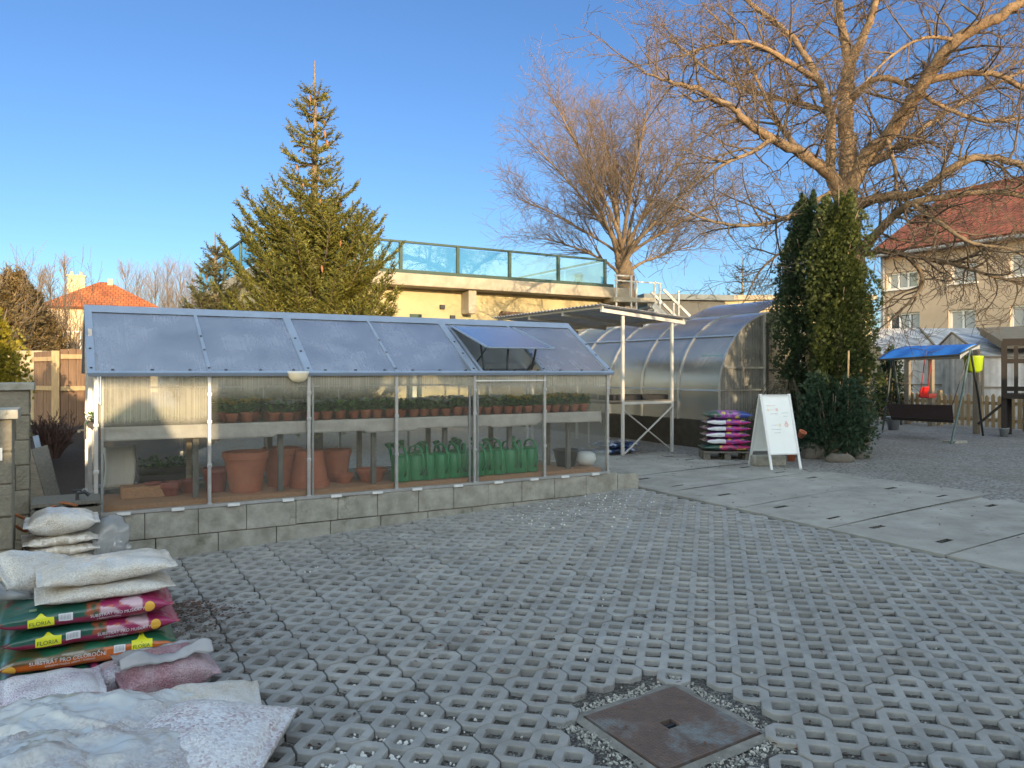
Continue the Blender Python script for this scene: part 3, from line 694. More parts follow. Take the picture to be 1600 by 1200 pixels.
# watering cans
wc = thing('watering_can', 'green watering can', 'watering can', (0, 0, 0), 0, 'green watering cans on the lower shelf')
m = MB(); m.lathe([(.098, 0), (.102, .015), (.096, .24), (.085, .262), (.055, .268), (.05, .262), (.0, .25)], n=24, sx=1.0, sy=.78, cap1=False); m.build('body', m_green_plastic, wc, smooth=True)
m = MB(); m.tube([(-.10, 0, .06), (-.135, 0, .13), (-.135, 0, .24), (-.09, 0, .33), (-.02, 0, .355), (.05, 0, .33), (.075, 0, .25)], .011, 8); m.build('handle', m_green_plastic, wc, smooth=True)
m = MB(); m.tube([(.095, 0, .05), (.16, 0, .14), (.235, 0, .27), (.26, 0, .31)], [.026, .02, .014, .014], 10); sp_ = m.build('spout', m_green_plastic, wc, smooth=True)
m = MB(); m.tube([(.255, 0, .30), (.285, 0, .345)], [.015, .034], 12); m.build('rose', m_green_plastic, sp_)
ORD = ['first', 'second', 'third', 'fourth', 'fifth', 'sixth', 'seventh', 'eighth', 'ninth', 'tenth', 'eleventh', 'twelfth']
WC = [(u, .20+.02*(k % 2)) for k, u in enumerate((626, 646, 666, 686, 706, 724, 741, 759, 776, 793, 810, 826))]+[(655, .46), (715, .46), (770, .46)]
WL = [f'{o} green watering can from the shallow bowls in the front row on the lower shelf' for o in ORD]+['green watering can in the rear row nearest the shallow bowls', 'green watering can in the middle of the rear row', 'green watering can in the rear row farthest from the bowls']
for i, (u, y) in enumerate(WC):
    loc = gin(xfor(u, y), y, LZ+.001); rz = ANG+1.57+.35*math.sin(i*2.3)
    if i == 0: wc.location = loc; wc.rotation_euler = (0, 0, rz); wc['label'] = WL[0]
    else: dup(wc, loc, rz, WL[i], None, (1.2, 1.2, 1.0))
wc.scale = (1.2, 1.2, 1.0)
o = pot_mb(.155, .20, .12).build('black_bucket', m_black, smooth=True); o.location = gin(xfor(884, .35), .35, LZ+.001); tag(o, 'black plastic bucket near the right end of the lower shelf', 'bucket')
o = MB().lathe([(.05, 0), (.105, .03), (.125, .08), (.11, .14), (.07, .165), (.02, .16)], n=24, cap1=True).build('white_jug', m_white, smooth=True); o.location = gin(xfor(915, .26), .26, LZ+.001); tag(o, 'round white plastic vessel beside the black bucket', 'vessel')
# ---------------------------------------------------------------- plants on the upper bench
def tray(u, y, label, seed, yellow=False, w_=.56):
    t = thing('seedling_tray', label, 'seed tray', gin(xfor(u, y), y, UZ+.002), ANG, 'black trays of green seedlings')
    m = MB()
    for s in (-1, 1): m.box((0, s*.13, .02), (w_, .008, .045)); m.box((s*w_/2, 0, .02), (.008, .27, .045))
    m.box((0, 0, .006), (w_, .26, .01)); m.build('tray', m_black, t)
    leafclump(380, w_/2, .15, .03, .11, .05, random.Random(seed)).build('foliage', m_leaf, t)
    ra = random.Random(seed+50); m = MB()
    if yellow:
        for _ in range(26):
            p = Vector((.2+ra.gauss(0, .04), -.06+ra.gauss(0, .04), .12+ra.uniform(0, .03)))
            for k in range(5):
                a = k*1.257; m.add([p, p+Vector((.02*math.cos(a), .02*math.sin(a), .008)), p+Vector((.02*math.cos(a+1), .02*math.sin(a+1), .008))], [(0, 1, 2)])
        m.build('yellow_flowers', m_yellow, t)
tray(196, .22, 'black tray of leafy green seedlings at the left end of the upper bench', 1)
tray(263, .22, 'black tray of green seedlings with a few yellow flowers', 2, True, .5)
tray(205, .52, 'black tray of green seedlings behind the left end tray', 3); tray(275, .52, 'black tray of green seedlings behind the yellow flowered tray', 5)
def flowerpot(label, seed, mat, n=28):
    t = thing('potted_primrose', label, 'potted flower', (0, 0, 0), 0)
    o = pot_mb(.056, .082, .22, .004).build('pot', m_terra, t, smooth=True)
    leafclump(85, .068, .068, .075, .145, .06, random.Random(seed)).build('foliage', m_leaf, t)
    if mat:
        ra = random.Random(seed+9); m = MB()
        for _ in range(n):
            p = Vector((ra.gauss(0, .03), ra.gauss(0, .03), .155+ra.uniform(0, .03)))
            for k in range(5):
                a = k*1.257+ra.random()*.3; m.add([p, p+Vector((.023*math.cos(a), .023*math.sin(a), .008)), p+Vector((.023*math.cos(a+1), .023*math.sin(a+1), .008))], [(0, 1, 2)])
        m.build('flowers', mat, t)
    return t
KIND = {'w': ('white', flowerpot('w', 21, m_petal_white)), 'y': ('yellow', flowerpot('y', 22, m_yellow)), 'g': ('leafy', flowerpot('g', 23, None))}
rowname = {0: 'front', 1: 'middle', 2: 'back'}; first = set()
ra = random.Random(5)
for row, y in ((0, .14), (1, .30), (2, .48)):
    u = 362 if row == 0 else 352
    x = xfor(u, y)
    while x < GL-.16:
        uu = 800+F*(G0.x+E1.x*x+E2.x*y)/(G0.y+E1.y*x+E2.y*y)
        if row == 0 and (395 < uu < 412 or 470 < uu < 480): x += .12; continue
        k = 'y' if (uu < 425 or (ra.random() < .75 and uu > 745)) else ('w' if ra.random() < .72 else 'g')
        if uu > 540 and uu < 640 and ra.random() < .5: k = 'g'
        nm, src = KIND[k]
        side = 'left part' if uu < 560 else ('middle part' if uu < 745 else 'right part')
        lab = {'w': 'white primrose in a small terracotta pot', 'y': 'yellow primrose in a small terracotta pot', 'g': 'green leafy seedling in a small terracotta pot'}[k]+f', {rowname[row]} row, {side} of the upper bench'
        grp = f'{nm} potted flowers in the {rowname[row]} row, {side} of the bench'
        loc = gin(x, y+ra.uniform(-.012, .012), UZ+.002); sc = ra.uniform(.9, 1.12)
        if k not in first: first.add(k); src.location = loc; src['label'] = lab; src['group'] = grp; src.rotation_euler = (0, 0, ra.random()*6)
        else: dup(src, loc, ra.random()*6.28, lab, grp, sc)
        x += ra.uniform(.115, .135)
# ================================================================ metal shelter with a flat roof
A0 = gp(973, 712); SP = 1.01
sh = thing('metal_shelter', 'flat roofed white metal shelter with crossed braces between the two greenhouses', 'shelter', A0, ANG)
def stop(a): return 2.50-A0.z-.083*a
BZ = 1.10-A0.z
m_roofsheet = poly('corrugated_clear_roof', tint=(.85, .85, .85), scatter=.72, gloss=.02, rough=.3, blur=.3, flute=40, scol=(.78, .78, .77))
m_cream_metal = M('cream_painted_metal', (.52, .51, .48), .5, .2, 6, .05)
for a, b in ((0, 0), (SP, 0), (0, 2.65), (SP, 2.65)):
    MB().box((a, b, stop(a)/2-.02), (.043, .043, stop(a)-.04)).build('post', m_cream_metal, sh, bevel=.004)
m = MB()
for b in (0, 1.05, 2.1, 3.1): m.bar((-.42, b, stop(-.42)), (1.28, b, stop(1.28)), .045, .055)
m.build('cross_beam', m_cream_metal, sh)
m = MB()
for a in (-.40, 1.25): m.bar((a, -.02, stop(a)+.045), (a, 3.2, stop(a)+.045), .035, .035)
m.build('side_rail', m_cream_metal, sh)
def rs(u, v):
    a = -.50+u*1.86; b = -.10+v*3.4
    return Vector((a, b, stop(a)+.075+.011*math.sin(b*62)))
o = MB().grid(rs, 4, 260).build('roof_sheet', m_roofsheet, sh); o.modifiers.new('t', 'SOLIDIFY').thickness = .006
m = MB()
for (p, q) in (((0, 0, BZ), (SP, 0, BZ)), ((0, 2.65, BZ), (SP, 2.65, BZ)), ((0, 0, BZ), (0, 2.65, BZ)), ((SP, 0, BZ), (SP, 2.65, BZ)), ((0, 1.3, BZ), (SP, 1.3, BZ))): m.bar(p, q, .04)
m.bar((.30, 1.3, 0), (.30, 1.3, BZ), .022); m.build('shelf_frame', m_cream_metal, sh)
m = MB(); m.bar((.0, -.035, .03), (SP, -.035, BZ-.05), .036, .012); m.build('brace', m_cream_metal, sh)
m = MB(); m.bar((.0, .035, BZ-.08), (SP, .035, .05), .036, .012); m.build('brace', m_cream_metal, sh)
MB().box((SP/2-.15, 1.3, BZ+.03), (SP+.5, 2.6, .016)).build('shelf_deck', m_wood, sh)
for k, (a, b, lab) in enumerate(((.22, .35, 'flat black plant tray at the front of the shelter shelf'), (.80, .35, 'flat black plant tray by the right post of the shelter shelf'), (-.2, .95, 'flat black plant tray at the left side of the shelter shelf'))):
    q = A0+E1*a+E2*b
    t = MB(); t.box((0, 0, .008), (.54, .36, .01))
    for s in (-1, 1): t.box((s*.27, 0, .04), (.012, .38, .08)); t.box((0, s*.18, .04), (.54, .012, .08))
    for i in range(5): t.box((-.22+i*.11, 0, .03), (.006, .36, .05))
    o = t.build('plant_tray', m_black); o.location = (q.x, q.y, A0.z+BZ+.04); o.rotation_euler = (0, 0, ANG); tag(o, lab, 'plant tray')
# ================================================================ bags: pillow shapes with flat seams
def sp(x, e): return math.copysign(abs(x)**e, x)
class Bag:
    def __init__(s, L, W, H, seed=0, lump=.008, seam=.02, e=.72, sag=0, ear=.0, endp=3.0, crump=0):
        s.crump = crump
        s.L, s.W, s.H, s.seed, s.lump, s.seam, s.e, s.sag, s.ear, s.endp = L, W, H, seed, lump, seam, e, sag, ear, endp
    def prof(s, x):
        t = min(1, abs(x)/(s.L/2-s.seam)); return max(.04, (1-t**s.endp))**.55
    def pt(s, x, th):
        h = s.prof(x)*s.H/2; c, n = math.cos(th), math.sin(th)
        wv = s.W/2*(1-.05*(1-abs(x)/(s.L/2))+s.ear*max(0, abs(x)/(s.L/2)-.8)*5*.2)
        p = Vector((x, wv*sp(c, s.e), h*sp(n, s.e)))
        q = Vector((p.x*7+s.seed*3.1, p.y*9, p.z*9+s.seed)); d = s.lump*(noise.noise(q)+.5*noise.noise(q*2.6))
        d += s.lump*.9*abs(noise.noise(Vector((p.x*3+s.seed, p.y*22, p.z*22))))*min(1, (abs(x)/(s.L/2))**3*1.2)
        if s.crump:
            w_ = p+Vector((noise.noise(p*4), noise.noise(p*4+Vector((9, 0, 0))), 0))*.07
            q1 = w_.y+.45*w_.x*math.sin(s.seed)
            d += s.crump*((1-1.6*abs(noise.noise(Vector((w_.x*1.3+s.seed, q1*7, w_.z*3)))))**5+.45*(1-1.8*abs(noise.noise(Vector((w_.x*3.1, q1*15+s.seed, w_.z*6)))))**4+.06*noise.noise(w_*38)-.5)*(.25+.75*s.prof(x))*(.35+.65*abs(n)**.6)
        k = s.prof(x)
        p.z += d*(.5+.5*k)+s.sag*(abs(x)/(s.L/2))**2*-1
        p.y += d*.6*math.copysign(1, c)
        p.x += .35*d
        p.z = max(p.z, -s.H/2)
        return p
    def mesh(s, col=None, nx=56, nt=44):
        m = MB(); vs = []; cs = []
        for i in range(nx+1):
            x = -s.L/2+s.L*i/nx
            for k in range(nt):
                th = 2*math.pi*k/nt; p = s.pt(x, th); vs.append(p)
                if col: cs.append(col(x/s.L+.5, math.degrees(th), p))
        fs = [(i*nt+(k+1) % nt, (i+1)*nt+(k+1) % nt, (i+1)*nt+k, i*nt+k) for i in range(nx) for k in range(nt)]
        fs += [tuple(range(nt-1, -1, -1)), tuple(nx*nt+k for k in range(nt))]
        m.v = vs; m.f = fs; m.m = [0]*len(fs)
        if col: m.c = cs
        return m
    def front(s, x, t, off=.0025):
        """point on the long front face (-y): t from -1 (bottom) to 1 (top)"""
        th = math.pi-math.asin(max(-.98, min(.98, sp(t, 1/s.e))))
        p = s.pt(x, th); q = s.pt(x+.002, th); r = s.pt(x, th+.02)
        n = (q-p).cross(r-p).normalized()
        if n.y > 0: n = -n
        return p+n*off
def place(o, loc, rz, tilt=(0, 0)):
    o.location = loc; o.rotation_euler = (tilt[0], tilt[1], rz); return o
def label_patch(bag, x0, x1, t0, t1, name, mat, parent, off=.0022, n=10):
    return MB().grid(lambda u, v: bag.front(x0+(x1-x0)*u, t0+(t1-t0)*v, off), n*2, n).build(name, mat, parent, smooth=True)
m_print = M('printed_plastic', (1, 1, 1), .33, .3, 14, .25, 12, coat=.4, attr=True, bdist=.015)
m_lab_white = M('white_label', (.66, .68, .72), .4, .1, 8, .05)
m_lab_yellow = M('yellow_print', (.72, .72, .03), .4, .1, 8, .03)
m_lab_green = M('green_print', (.02, .10, .05), .4, .1, 8, .0)
m_lab_gold = M('golden_print', (.75, .42, .06), .4, .1, 8, .0)
m_lab_grey = M('grey_print', (.30, .31, .33), .4, .1, 8, .0)
# pallet with a stack of printed bags
PS = gp(1132, 716); PS.z = gz(PS.x, PS.y)+.0
prz = rad(-4)
pal = thing('wooden_pallet', 'small dark wooden pallet under the pink and white printed bags', 'pallet', PS, prz)
for k in range(5): MB().box((0, -.22+k*.11, .115), (.70, .085, .02)).build('deck_board', m_greywood, pal)
for xx in (-.3, 0, .3):
    m = MB(); m.box((xx, 0, .092), (.08, .5, .02))
    for yy in (-.2, 0, .2): m.box((xx, yy, .042), (.09, .09, .08))
    m.build('bearer', m_greywood, pal)
def blot(p, s, o=0): return noise.noise(Vector((p.x*s+o, p.y*s, p.z*s*1.6)))
def col_pink(x, th, p):
    if abs(blot(p, 10, 5)) > .42 and th > 20 and th < 160: return (.75, .62, .08)
    n = blot(p, 16)
    if th < 160 and th > 20:                        # top: flowers on purple and green
        return (.55, .05, .32) if n > .22 else ((.06, .16, .05) if n < -.25 else ((.10, .04, .22) if n < .05 else (.30, .12, .42)))
    if x < .46: return (.03, .035, .12)
    return (.62, .03, .20) if blot(p, 9, 3) > .05 else ((.30, .05, .30) if n < .1 else (.60, .25, .45))
def col_top(x, th, p):
    n = blot(p, 9, 2)
    if x < .15: return (.03, .10, .06)
    if x > .72: return (.04, .08, .35)
    return (.62, .60, .10) if n > .35 else ((.30, .06, .36) if n > .02 else ((.04, .12, .06) if n < -.25 else (.42, .16, .46)))
def col_low(x, th, p):
    n = blot(p, 14, 2)
    if x < .35: return (.02, .07, .05)
    return (.60, .45, .06) if n > .42 else ((.45, .03, .14) if n > -.15 else (.10, .05, .10))
z = PS.z+.127
labs = ['lowest printed bag of the pallet stack, dark green with red flowers', 'printed bag second from the bottom of the pallet stack, white label and pink end', 'printed bag third from the bottom of the pallet stack, white label and pink end', 'printed bag fourth from the bottom of the pallet stack, white label and pink end', 'printed bag second from the top of the pallet stack with pale streaks', 'top printed bag of the pallet stack, purple, green and blue']
for i in range(6):
    H = .105 if i < 5 else .13
    bg_ = Bag(.66 if i else .72, .46, H, 30+i, .010, .02, .62)
    col = col_low if i == 0 else (col_top if i == 5 else col_pink)
    o = bg_.mesh(col).build('printed_soil_bag', m_print, smooth=True)
    tag(o, labs[i], 'bag', 'printed bags on the pallet')
    place(o, (PS.x+[0, .005, -.004, .006, .012, .03][i], PS.y+[0, .01, 0, .012, .0, .01][i], z+H/2-.006), prz+[.0, .02, -.02, .015, -.03, .05][i])
    if 0 < i < 5: label_patch(bg_, -.30, -.03, -.5, .62, 'white_label', m_lab_white, o)
    if i in (2, 3): 
        for k, (x0, x1) in enumerate(((-.27, -.17), (-.14, -.07))): label_patch(bg_, x0, x1, -.05, .06, 'print_line', m_lab_grey, o, .004, 4)
    z += H-.011
# bags lying under the shelter
def col_blue(x, th, p):
    n = blot(p, 12, 4)
    return (.55, .58, .62) if n > .28 else ((.03, .12, .35) if n > 0 else (.012, .02, .06))
for i, (a, b, dz, lab) in enumerate(((.05, .35, 0, 'lower blue and black bag lying on the ground under the metal shelter'), (.12, .36, .09, 'upper blue and black bag lying on another bag under the metal shelter'), (-.55, .45, 0, 'dark blue bag lying beside the shelter post behind the greenhouse corner'))):
    q = A0+E1*a+E2*b
    o = Bag(.72, .46, .11, 50+i, .012, .02, .7).mesh(col_blue).build('compost_bag', m_print, smooth=True); tag(o, lab, 'bag', 'bags under the metal shelter')
    place(o, (q.x, q.y, gz(q.x, q.y)+.055+dz), ANG+.1*i)
# ================================================================ A-board
SB = (gp(1207, 735)+gp(1250, 733))/2; SRZ = rad(10)
ab = thing('folding_sign_board', 'white folding A-board sign standing on the path beside the printed bags', 'sign', (SB.x, SB.y, SB.z), SRZ)
HB, SPR, WB = 1.0, .62, .42
def leaf(s):      # s=-1 the front leaf, +1 the rear one; local y of its feet
    y0 = 0 if s < 0 else SPR; ym = SPR/2
    fr_ = MB(); pb = MB()
    def Pn(x, t, d=0): 
        y = y0+(ym+s*.008-y0)*t
        return Vector((x, y+s*d, HB*t))
    for x in (-WB/2, WB/2): fr_.bar(Pn(x, 0), Pn(x, 1), .032, .02)
    for t in (.205, .985): fr_.bar(Pn(-WB/2, t), Pn(WB/2, t), .034, .018)
    f_ = fr_.build('front_frame' if s < 0 else 'rear_frame', m_white_metal, ab)
    a, b, c, d = Pn(-WB/2+.01, .21), Pn(WB/2-.01, .21), Pn(WB/2-.01, .98), Pn(-WB/2+.01, .98)
    nrm = (b-a).cross(d-a).normalized()*.004
    pb.add([a-nrm, b-nrm, c-nrm, d-nrm, a+nrm, b+nrm, c+nrm, d+nrm], [(3, 2, 1, 0), (4, 5, 6, 7), (0, 1, 5, 4), (1, 2, 6, 5), (2, 3, 7, 6), (3, 0, 4, 7)])
    return pb.build('front_panel' if s < 0 else 'rear_panel', M('board_white', (.80, .83, .83), .35, .06, 3, .02), ab), Pn
fp, Pf = leaf(-1); rp_, _ = leaf(1)
# faded handwriting: short strokes and little flowers, too faint to read
m_ink_red = M('faded_red_ink', (.85, .42, .36), .6, .2, 9, 0); m_ink_grey = M('faded_grey_ink', (.55, .58, .62), .6, .2, 9, 0); m_ink_orange = M('faded_orange_ink', (.88, .60, .35), .6, .2, 9, 0)
ra = random.Random(2)
def scrawl(x0, x1, t, mat, amp=.006):
    m = MB(); x = x0
    pts = []
    while x < x1: pts.append(Pf(x, t+ra.uniform(-amp, amp), .007)); x += .007
    m.tube(pts, .0018, 4); m.build('handwriting', mat, fp)
for (x0, x1, t, c) in ((-.15, -.03, .845, m_ink_red), (-.13, -.05, .79, m_ink_orange), (-.12, .0, .735, m_ink_grey), (.05, .15, .745, m_ink_grey), (.07, .14, .70, m_ink_grey), (-.12, -.03, .585, m_ink_grey), (-.12, .02, .53, m_ink_grey), (-.09, 0, .485, m_ink_grey)): scrawl(x0, x1, t, c)
def bloom(x, t, r, mat):
    m = MB(); 
    for k in range(6):
        a = k*1.047; pts = [Pf(x+r*.2*math.cos(a), t+r*.2*math.sin(a), .007)]+[Pf(x+r*math.cos(a+d), t+r*math.sin(a+d), .0075) for d in (-.35, 0, .35)]
        m.add(pts, [(0, 1, 2, 3)])
    m.build('drawn_flower', mat, fp)
bloom(-.01, .79, .02, m_ink_red); bloom(-.14, .79, .014, m_ink_orange); bloom(.0, .585, .02, m_ink_orange); bloom(.10, .585, .03, m_ink_red); bloom(.10, .62, .016, m_ink_red)
# ================================================================ round tunnel greenhouse
C0 = gp(1125, 703); TW = 3.0; KZ = .47; TZ0 = C0.z
tn = thing('tunnel_greenhouse', 'round arched polycarbonate tunnel greenhouse behind the metal shelter', 'greenhouse', C0, ANG)
ZK, ZA = 1.28-TZ0, 2.64-TZ0
def arch(t):      # t 0..1 around the arch from the left foot to the right foot
    if t < .14: return Vector((0, 0, KZ+(ZK-KZ)*t/.14))
    if t > .86: return Vector((TW, 0, KZ+(ZK-KZ)*(1-t)/.14))
    a = math.pi*(1-(t-.14)/.72)
    return Vector((TW/2+TW/2*math.cos(a), 0, ZK+(ZA-ZK)*math.sin(a)))
NB, BL = 8, .985
for k in range(NB):
    o = MB().grid(lambda u, v: arch(u)+Vector((0, k*BL+.012+v*(BL-.024), 0)), 48, 1).build('roof_pane', m_poly_tunnel, tn, smooth=True); sd = o.modifiers.new('t', 'SOLIDIFY'); sd.thickness = .008; sd.use_rim = False
for k in range(NB+1):
    m = MB(); pts = [arch(i/40)+Vector((0, k*BL, 0)) for i in range(41)]
    c = Vector((TW/2, k*BL, ZK)); pts = [p+(p-c).normalized()*.012 for p in pts]
    for i in range(40): m.bar(pts[i], pts[i+1], .036, .022, up=((pts[i]+pts[i+1])/2-c).normalized())
    m.build('rib', m_alu, tn)
m = MB()
for t in (.14, .31, .5, .69, .86):
    p = arch(t); c = Vector((TW/2, 0, ZK)); p = p+(p-c).normalized()*.014
    m.bar(p, p+Vector((0, NB*BL, 0)), .03, .014, up=(p-c).normalized())
m.build('strip_rail', m_trim, tn)
m = MB(); m.box((.0, NB*BL/2, KZ/2-.01), (.06, NB*BL, KZ)); m.box((TW, NB*BL/2, KZ/2-.01), (.06, NB*BL, KZ)); m.box((TW/2, 0, KZ/2-.01), (TW-.07, .05, KZ)); m.box((TW/2, NB*BL, KZ/2-.01), (TW-.07, .05, KZ))
m.build('base_wall', M('dark_base_boards', (.055, .05, .042), .85, .5, 8, .4, 40), tn)
for yb in (0.0, NB*BL):
    poly_ = [arch(i/40)+Vector((0, yb+.004, 0)) for i in range(41)]; 
    MB().prism(poly_, (0, .008, 0)).build('end_pane', m_poly_end, tn)
m = MB()
zt = lambda x: ZK+(ZA-ZK)*math.sqrt(max(0, 1-((x-TW/2)/(TW/2))**2))
for x in (1.05, 1.95): m.box((x, -.012, (zt(x)+KZ)/2), (.045, .03, zt(x)-KZ))
m.box((.53, -.012, 1.66-TZ0), (1.0, .028, .03)); m.box((TW-.53, -.012, 1.66-TZ0), (1.0, .028, .03)); m.box((.5, -.012, 1.28-TZ0), (1.0, .02, .02)); m.box((TW-.5, -.012, 1.28-TZ0), (1.0, .02, .02))
m.build('end_frame', m_alu, tn)
m = MB(); x0, x1 = 1.08, 1.92
for z_ in (1.62, 2.42, .82): m.box(((x0+x1)/2, -.035, z_-TZ0), (x1-x0, .02, .035))
for x in (x0+.02, x1-.02): m.box((x, -.035, (.82+2.42)/2-TZ0), (.035, .02, 1.6))
m.build('door', m_dark_metal, tn)
o = MB().grid(lambda u, v: Vector((TW/2+.02+u*.92, .55+v*1.85, ZA+.03+.34*math.sin(u*1.3)*.92)), 10, 4).build('roof_vent', m_poly_tunnel, tn, smooth=True); sd = o.modifiers.new('t', 'SOLIDIFY'); sd.thickness = .01; sd.use_rim = False
m = MB(); m.bar((TW/2+.3, 1.4, ZA-.03), (TW/2+.88, 1.4, ZA+.33), .02); m.build('vent_prop', m_dark_metal, tn)
# what stands in the tunnel
for sx, lab in ((.48, 'long plant bench along the near side inside the tunnel greenhouse'), (2.5, 'long plant bench along the far side inside the tunnel greenhouse')):
    b_ = thing('tunnel_bench', lab, 'bench', C0+E1*sx, ANG)
    MB().box((0, 4, .80), (.75, 7.4, .04)).build('bench_top', m_wood, b_)
    for yy in (.5, 2.5, 4.5, 6.5, 7.5):
        for xx in (-.3, .3): MB().box((xx, yy, .39), (.05, .05, .78)).build('leg', m_greywood, b_)
ra = random.Random(17)
for i in range(26):
    side = .32+ra.uniform(0, .3) if i < 18 else 2.4+ra.uniform(-.1, .2); yy = .75+(i if i < 18 else (i-18)*2)*.39
    q = C0+E1*side+E2*yy
    t = thing('tunnel_pot_plant', 'small green plant in a brown pot on a bench inside the tunnel greenhouse', 'potted plant', (q.x, q.y, C0.z+.821), ra.random()*6, 'pot plants inside the tunnel greenhouse')
    pot_mb(.085, .12).build('pot', [m_terra, m_terra_dark, m_black][i % 3], t, smooth=True)
    leafclump(40, .09, .09, .11, .22 if i % 4 else .4, .08, ra).build('foliage', m_leaf, t)
m_teal = M('teal_plastic', (.02, .26, .22), .5, .25, 4, .1)
q = C0+E1*.16+E2*.34; o = MB().box((0, 0, .62), (.02, .50, 1.02), rz=0).build('teal_board', m_teal, bevel=.003); place(o, (q.x, q.y, C0.z+.05), ANG); o.location.z = C0.z+.45
tag(o, 'tall teal green board standing behind the first tunnel pane', 'board')
q = C0+E1*.55+E2*.3; o = MB().box((0, 0, .15), (.5, .34, .3)).build('brown_crate', m_osb, bevel=.004); place(o, (q.x, q.y, C0.z+.82), ANG+.1); tag(o, 'brown crate on the bench just inside the tunnel end wall', 'crate')
# ================================================================ yard: swing bench, picket fence, tubs
m_blue = M('blue_canvas', (.012, .16, .60), .7, .2, 3, .3, 25)
sw = thing('garden_swing', 'garden swing bench with a blue canopy and dark brown seat on the gravel', 'garden swing', (0, 0, 0))
m_swing = M('green_grey_tube', (.10, .15, .14), .5, .3, 8, .05, metal=.2)
LF, RF, RB, LB = at(1371, 561, 15.2), at(1500, 553, 14.2), at(1531, 537, 15.0), at(1416, 541, 16.0)
def can(u, v):
    p = (LF*(1-u)+RF*u)*(1-v)+(LB*(1-u)+RB*u)*v
    return p+Vector((0, 0, .05*math.sin(v*3.14)-.035*math.sin(u*9.42)**2*(1-v)))
o = MB().grid(can, 24, 8).build('canopy', m_blue, sw, smooth=True); o.modifiers.new('t', 'SOLIDIFY').thickness = .012
o = MB().grid(lambda u, v: can(1.0, u)*(1)+Vector((0, 0, -v*.10)), 8, 2).build('canopy_flap', M('grey_canvas', (.30, .33, .36), .7, .2, 4, .3), sw)
m = MB(); m.tube([LF+Vector((0, 0, -.02)), RF+Vector((0, 0, -.02))], .02, 8); m.tube([LB+Vector((0, 0, -.03)), RB+Vector((0, 0, -.03))], .02, 8); m.tube([(LF+LB)/2, (RF+RB)/2], .022, 8); m.tube([LF, LB], .018, 8); m.tube([RF, RB], .018, 8); m.build('top_frame', m_dark_metal, sw)
def foot(u, v): p = gp(u, v); return p
for (top, ft, mm) in (((LF+LB)/2, gp(1379, 672), m_swing), ((LF+LB)/2, gp(1408, 664), m_swing), ((RF+RB)/2, gp(1486, 694), m_swing), ((RF+RB)/2, gp(1536, 681), m_dark_metal)):
    MB().tube([top, top*.5+ft*.5+Vector((.02, 0, 0)), ft], .021, 8).build('leg', mm, sw)
SA, SB_, SC, SD = at(1386, 631, 15.4), at(1488, 633, 14.4), at(1490, 661, 14.2), at(1393, 656, 15.2)
m = MB(); nrm = Vector((.03, .05, 0)); m.prism([SA, SB_, SC, SD], nrm); m.build('backrest', M('dark_brown_cushion', (.028, .014, .012), .8, .3, 6, .3), sw)
m = MB(); up = Vector((.22, .42, .02)); m.prism([SD, SC, SC+up, SD+up], (0, 0, .06)); m.build('seat', M('dark_seat_cushion', (.022, .014, .012), .8, .3, 6, .2), sw)
for p, t in ((SA, (LF+LB)/2), (SB_, (RF+RB)/2)): MB().tube([p, t], .008, 6).build('chain', m_dark_metal, sw)
q = gp(1492, 692); o = MB().box((0, 0, .02), (.34, .26, .05)).build('concrete_flag', m_conc, bevel=.01); place(o, (q.x, q.y, q.z), .4); tag(o, 'pale concrete flag under the front leg of the garden swing', 'paving slab')
FS, FE = gp(1354, 657), gp(1600, 674); fd = (FE-FS); flen = fd.length; fdn = fd.normalized()
pf = thing('picket_fence', 'wooden picket fence behind the garden swing', 'fence', FS, math.atan2(fdn.y, fdn.x))
m_picket = M('picket_wood', (.46, .33, .18), .85, .4, 9, .3, 60, stretch=(4, 4, .5), col2=(.30, .21, .11))
npk = 0; x = 0; ra = random.Random(8)
while x < flen+2.0:
    m = MB(); hgt = .76+ra.uniform(-.02, .02); wd = .085
    m.prism([(x, -.012, .04), (x+wd, -.012, .04), (x+wd, -.012, hgt-.03), (x+wd/2, -.012, hgt+.02), (x, -.012, hgt-.03)], (0, .022, 0)); m.build('picket', m_picket, pf)
    x += .145; npk += 1
m = MB()
for z_ in (.20, .58): m.box((flen/2+1.0, .035, z_), (flen+2.0, .03, .07))
m.build('rail', m_picket, pf)
for k in range(4): MB().box((k*(flen+2)/3, .09, .42), (.09, .09, .84)).build('post', m_picket, pf)
def bucket(u, v, r, h, lab, mat):
    q = gp(u, v); o = pot_mb(r, h, .12).build('bucket', mat, smooth=True); o.location = q; tag(o, lab, 'bucket'); return o
m_zinc = M('grey_zinc', (.27, .30, .33), .5, .3, 6, .05)
bucket(1396, 672, .15, .30, 'grey bucket under the left side of the garden swing', m_zinc); bucket(1569, 682, .095, .17, 'small grey bucket before the picket fence near the dark lattice', m_zinc)
# lime tub hanging from the swing frame post
q = at(1521, 556, 15.2)
tb = thing('hanging_tub', 'lime green plastic tub hanging by the garden swing', 'tub', q)
o = MB().lathe([(.10, -.33), (.15, -.28), (.175, -.02), (.18, 0), (.16, 0), (.14, -.26), (.09, -.30)], n=28, cap1=True).build('tub_body', M('lime_plastic', (.32, .46, .015), .4, .15, 5, .05), tb, smooth=True)
MB().tube([(-.16, 0, -.02), (-.1, 0, .10), (0, 0, .15), (.1, 0, .10), (.16, 0, -.02)], .008, 6).build('tub_handle', m_dark_metal, tb)
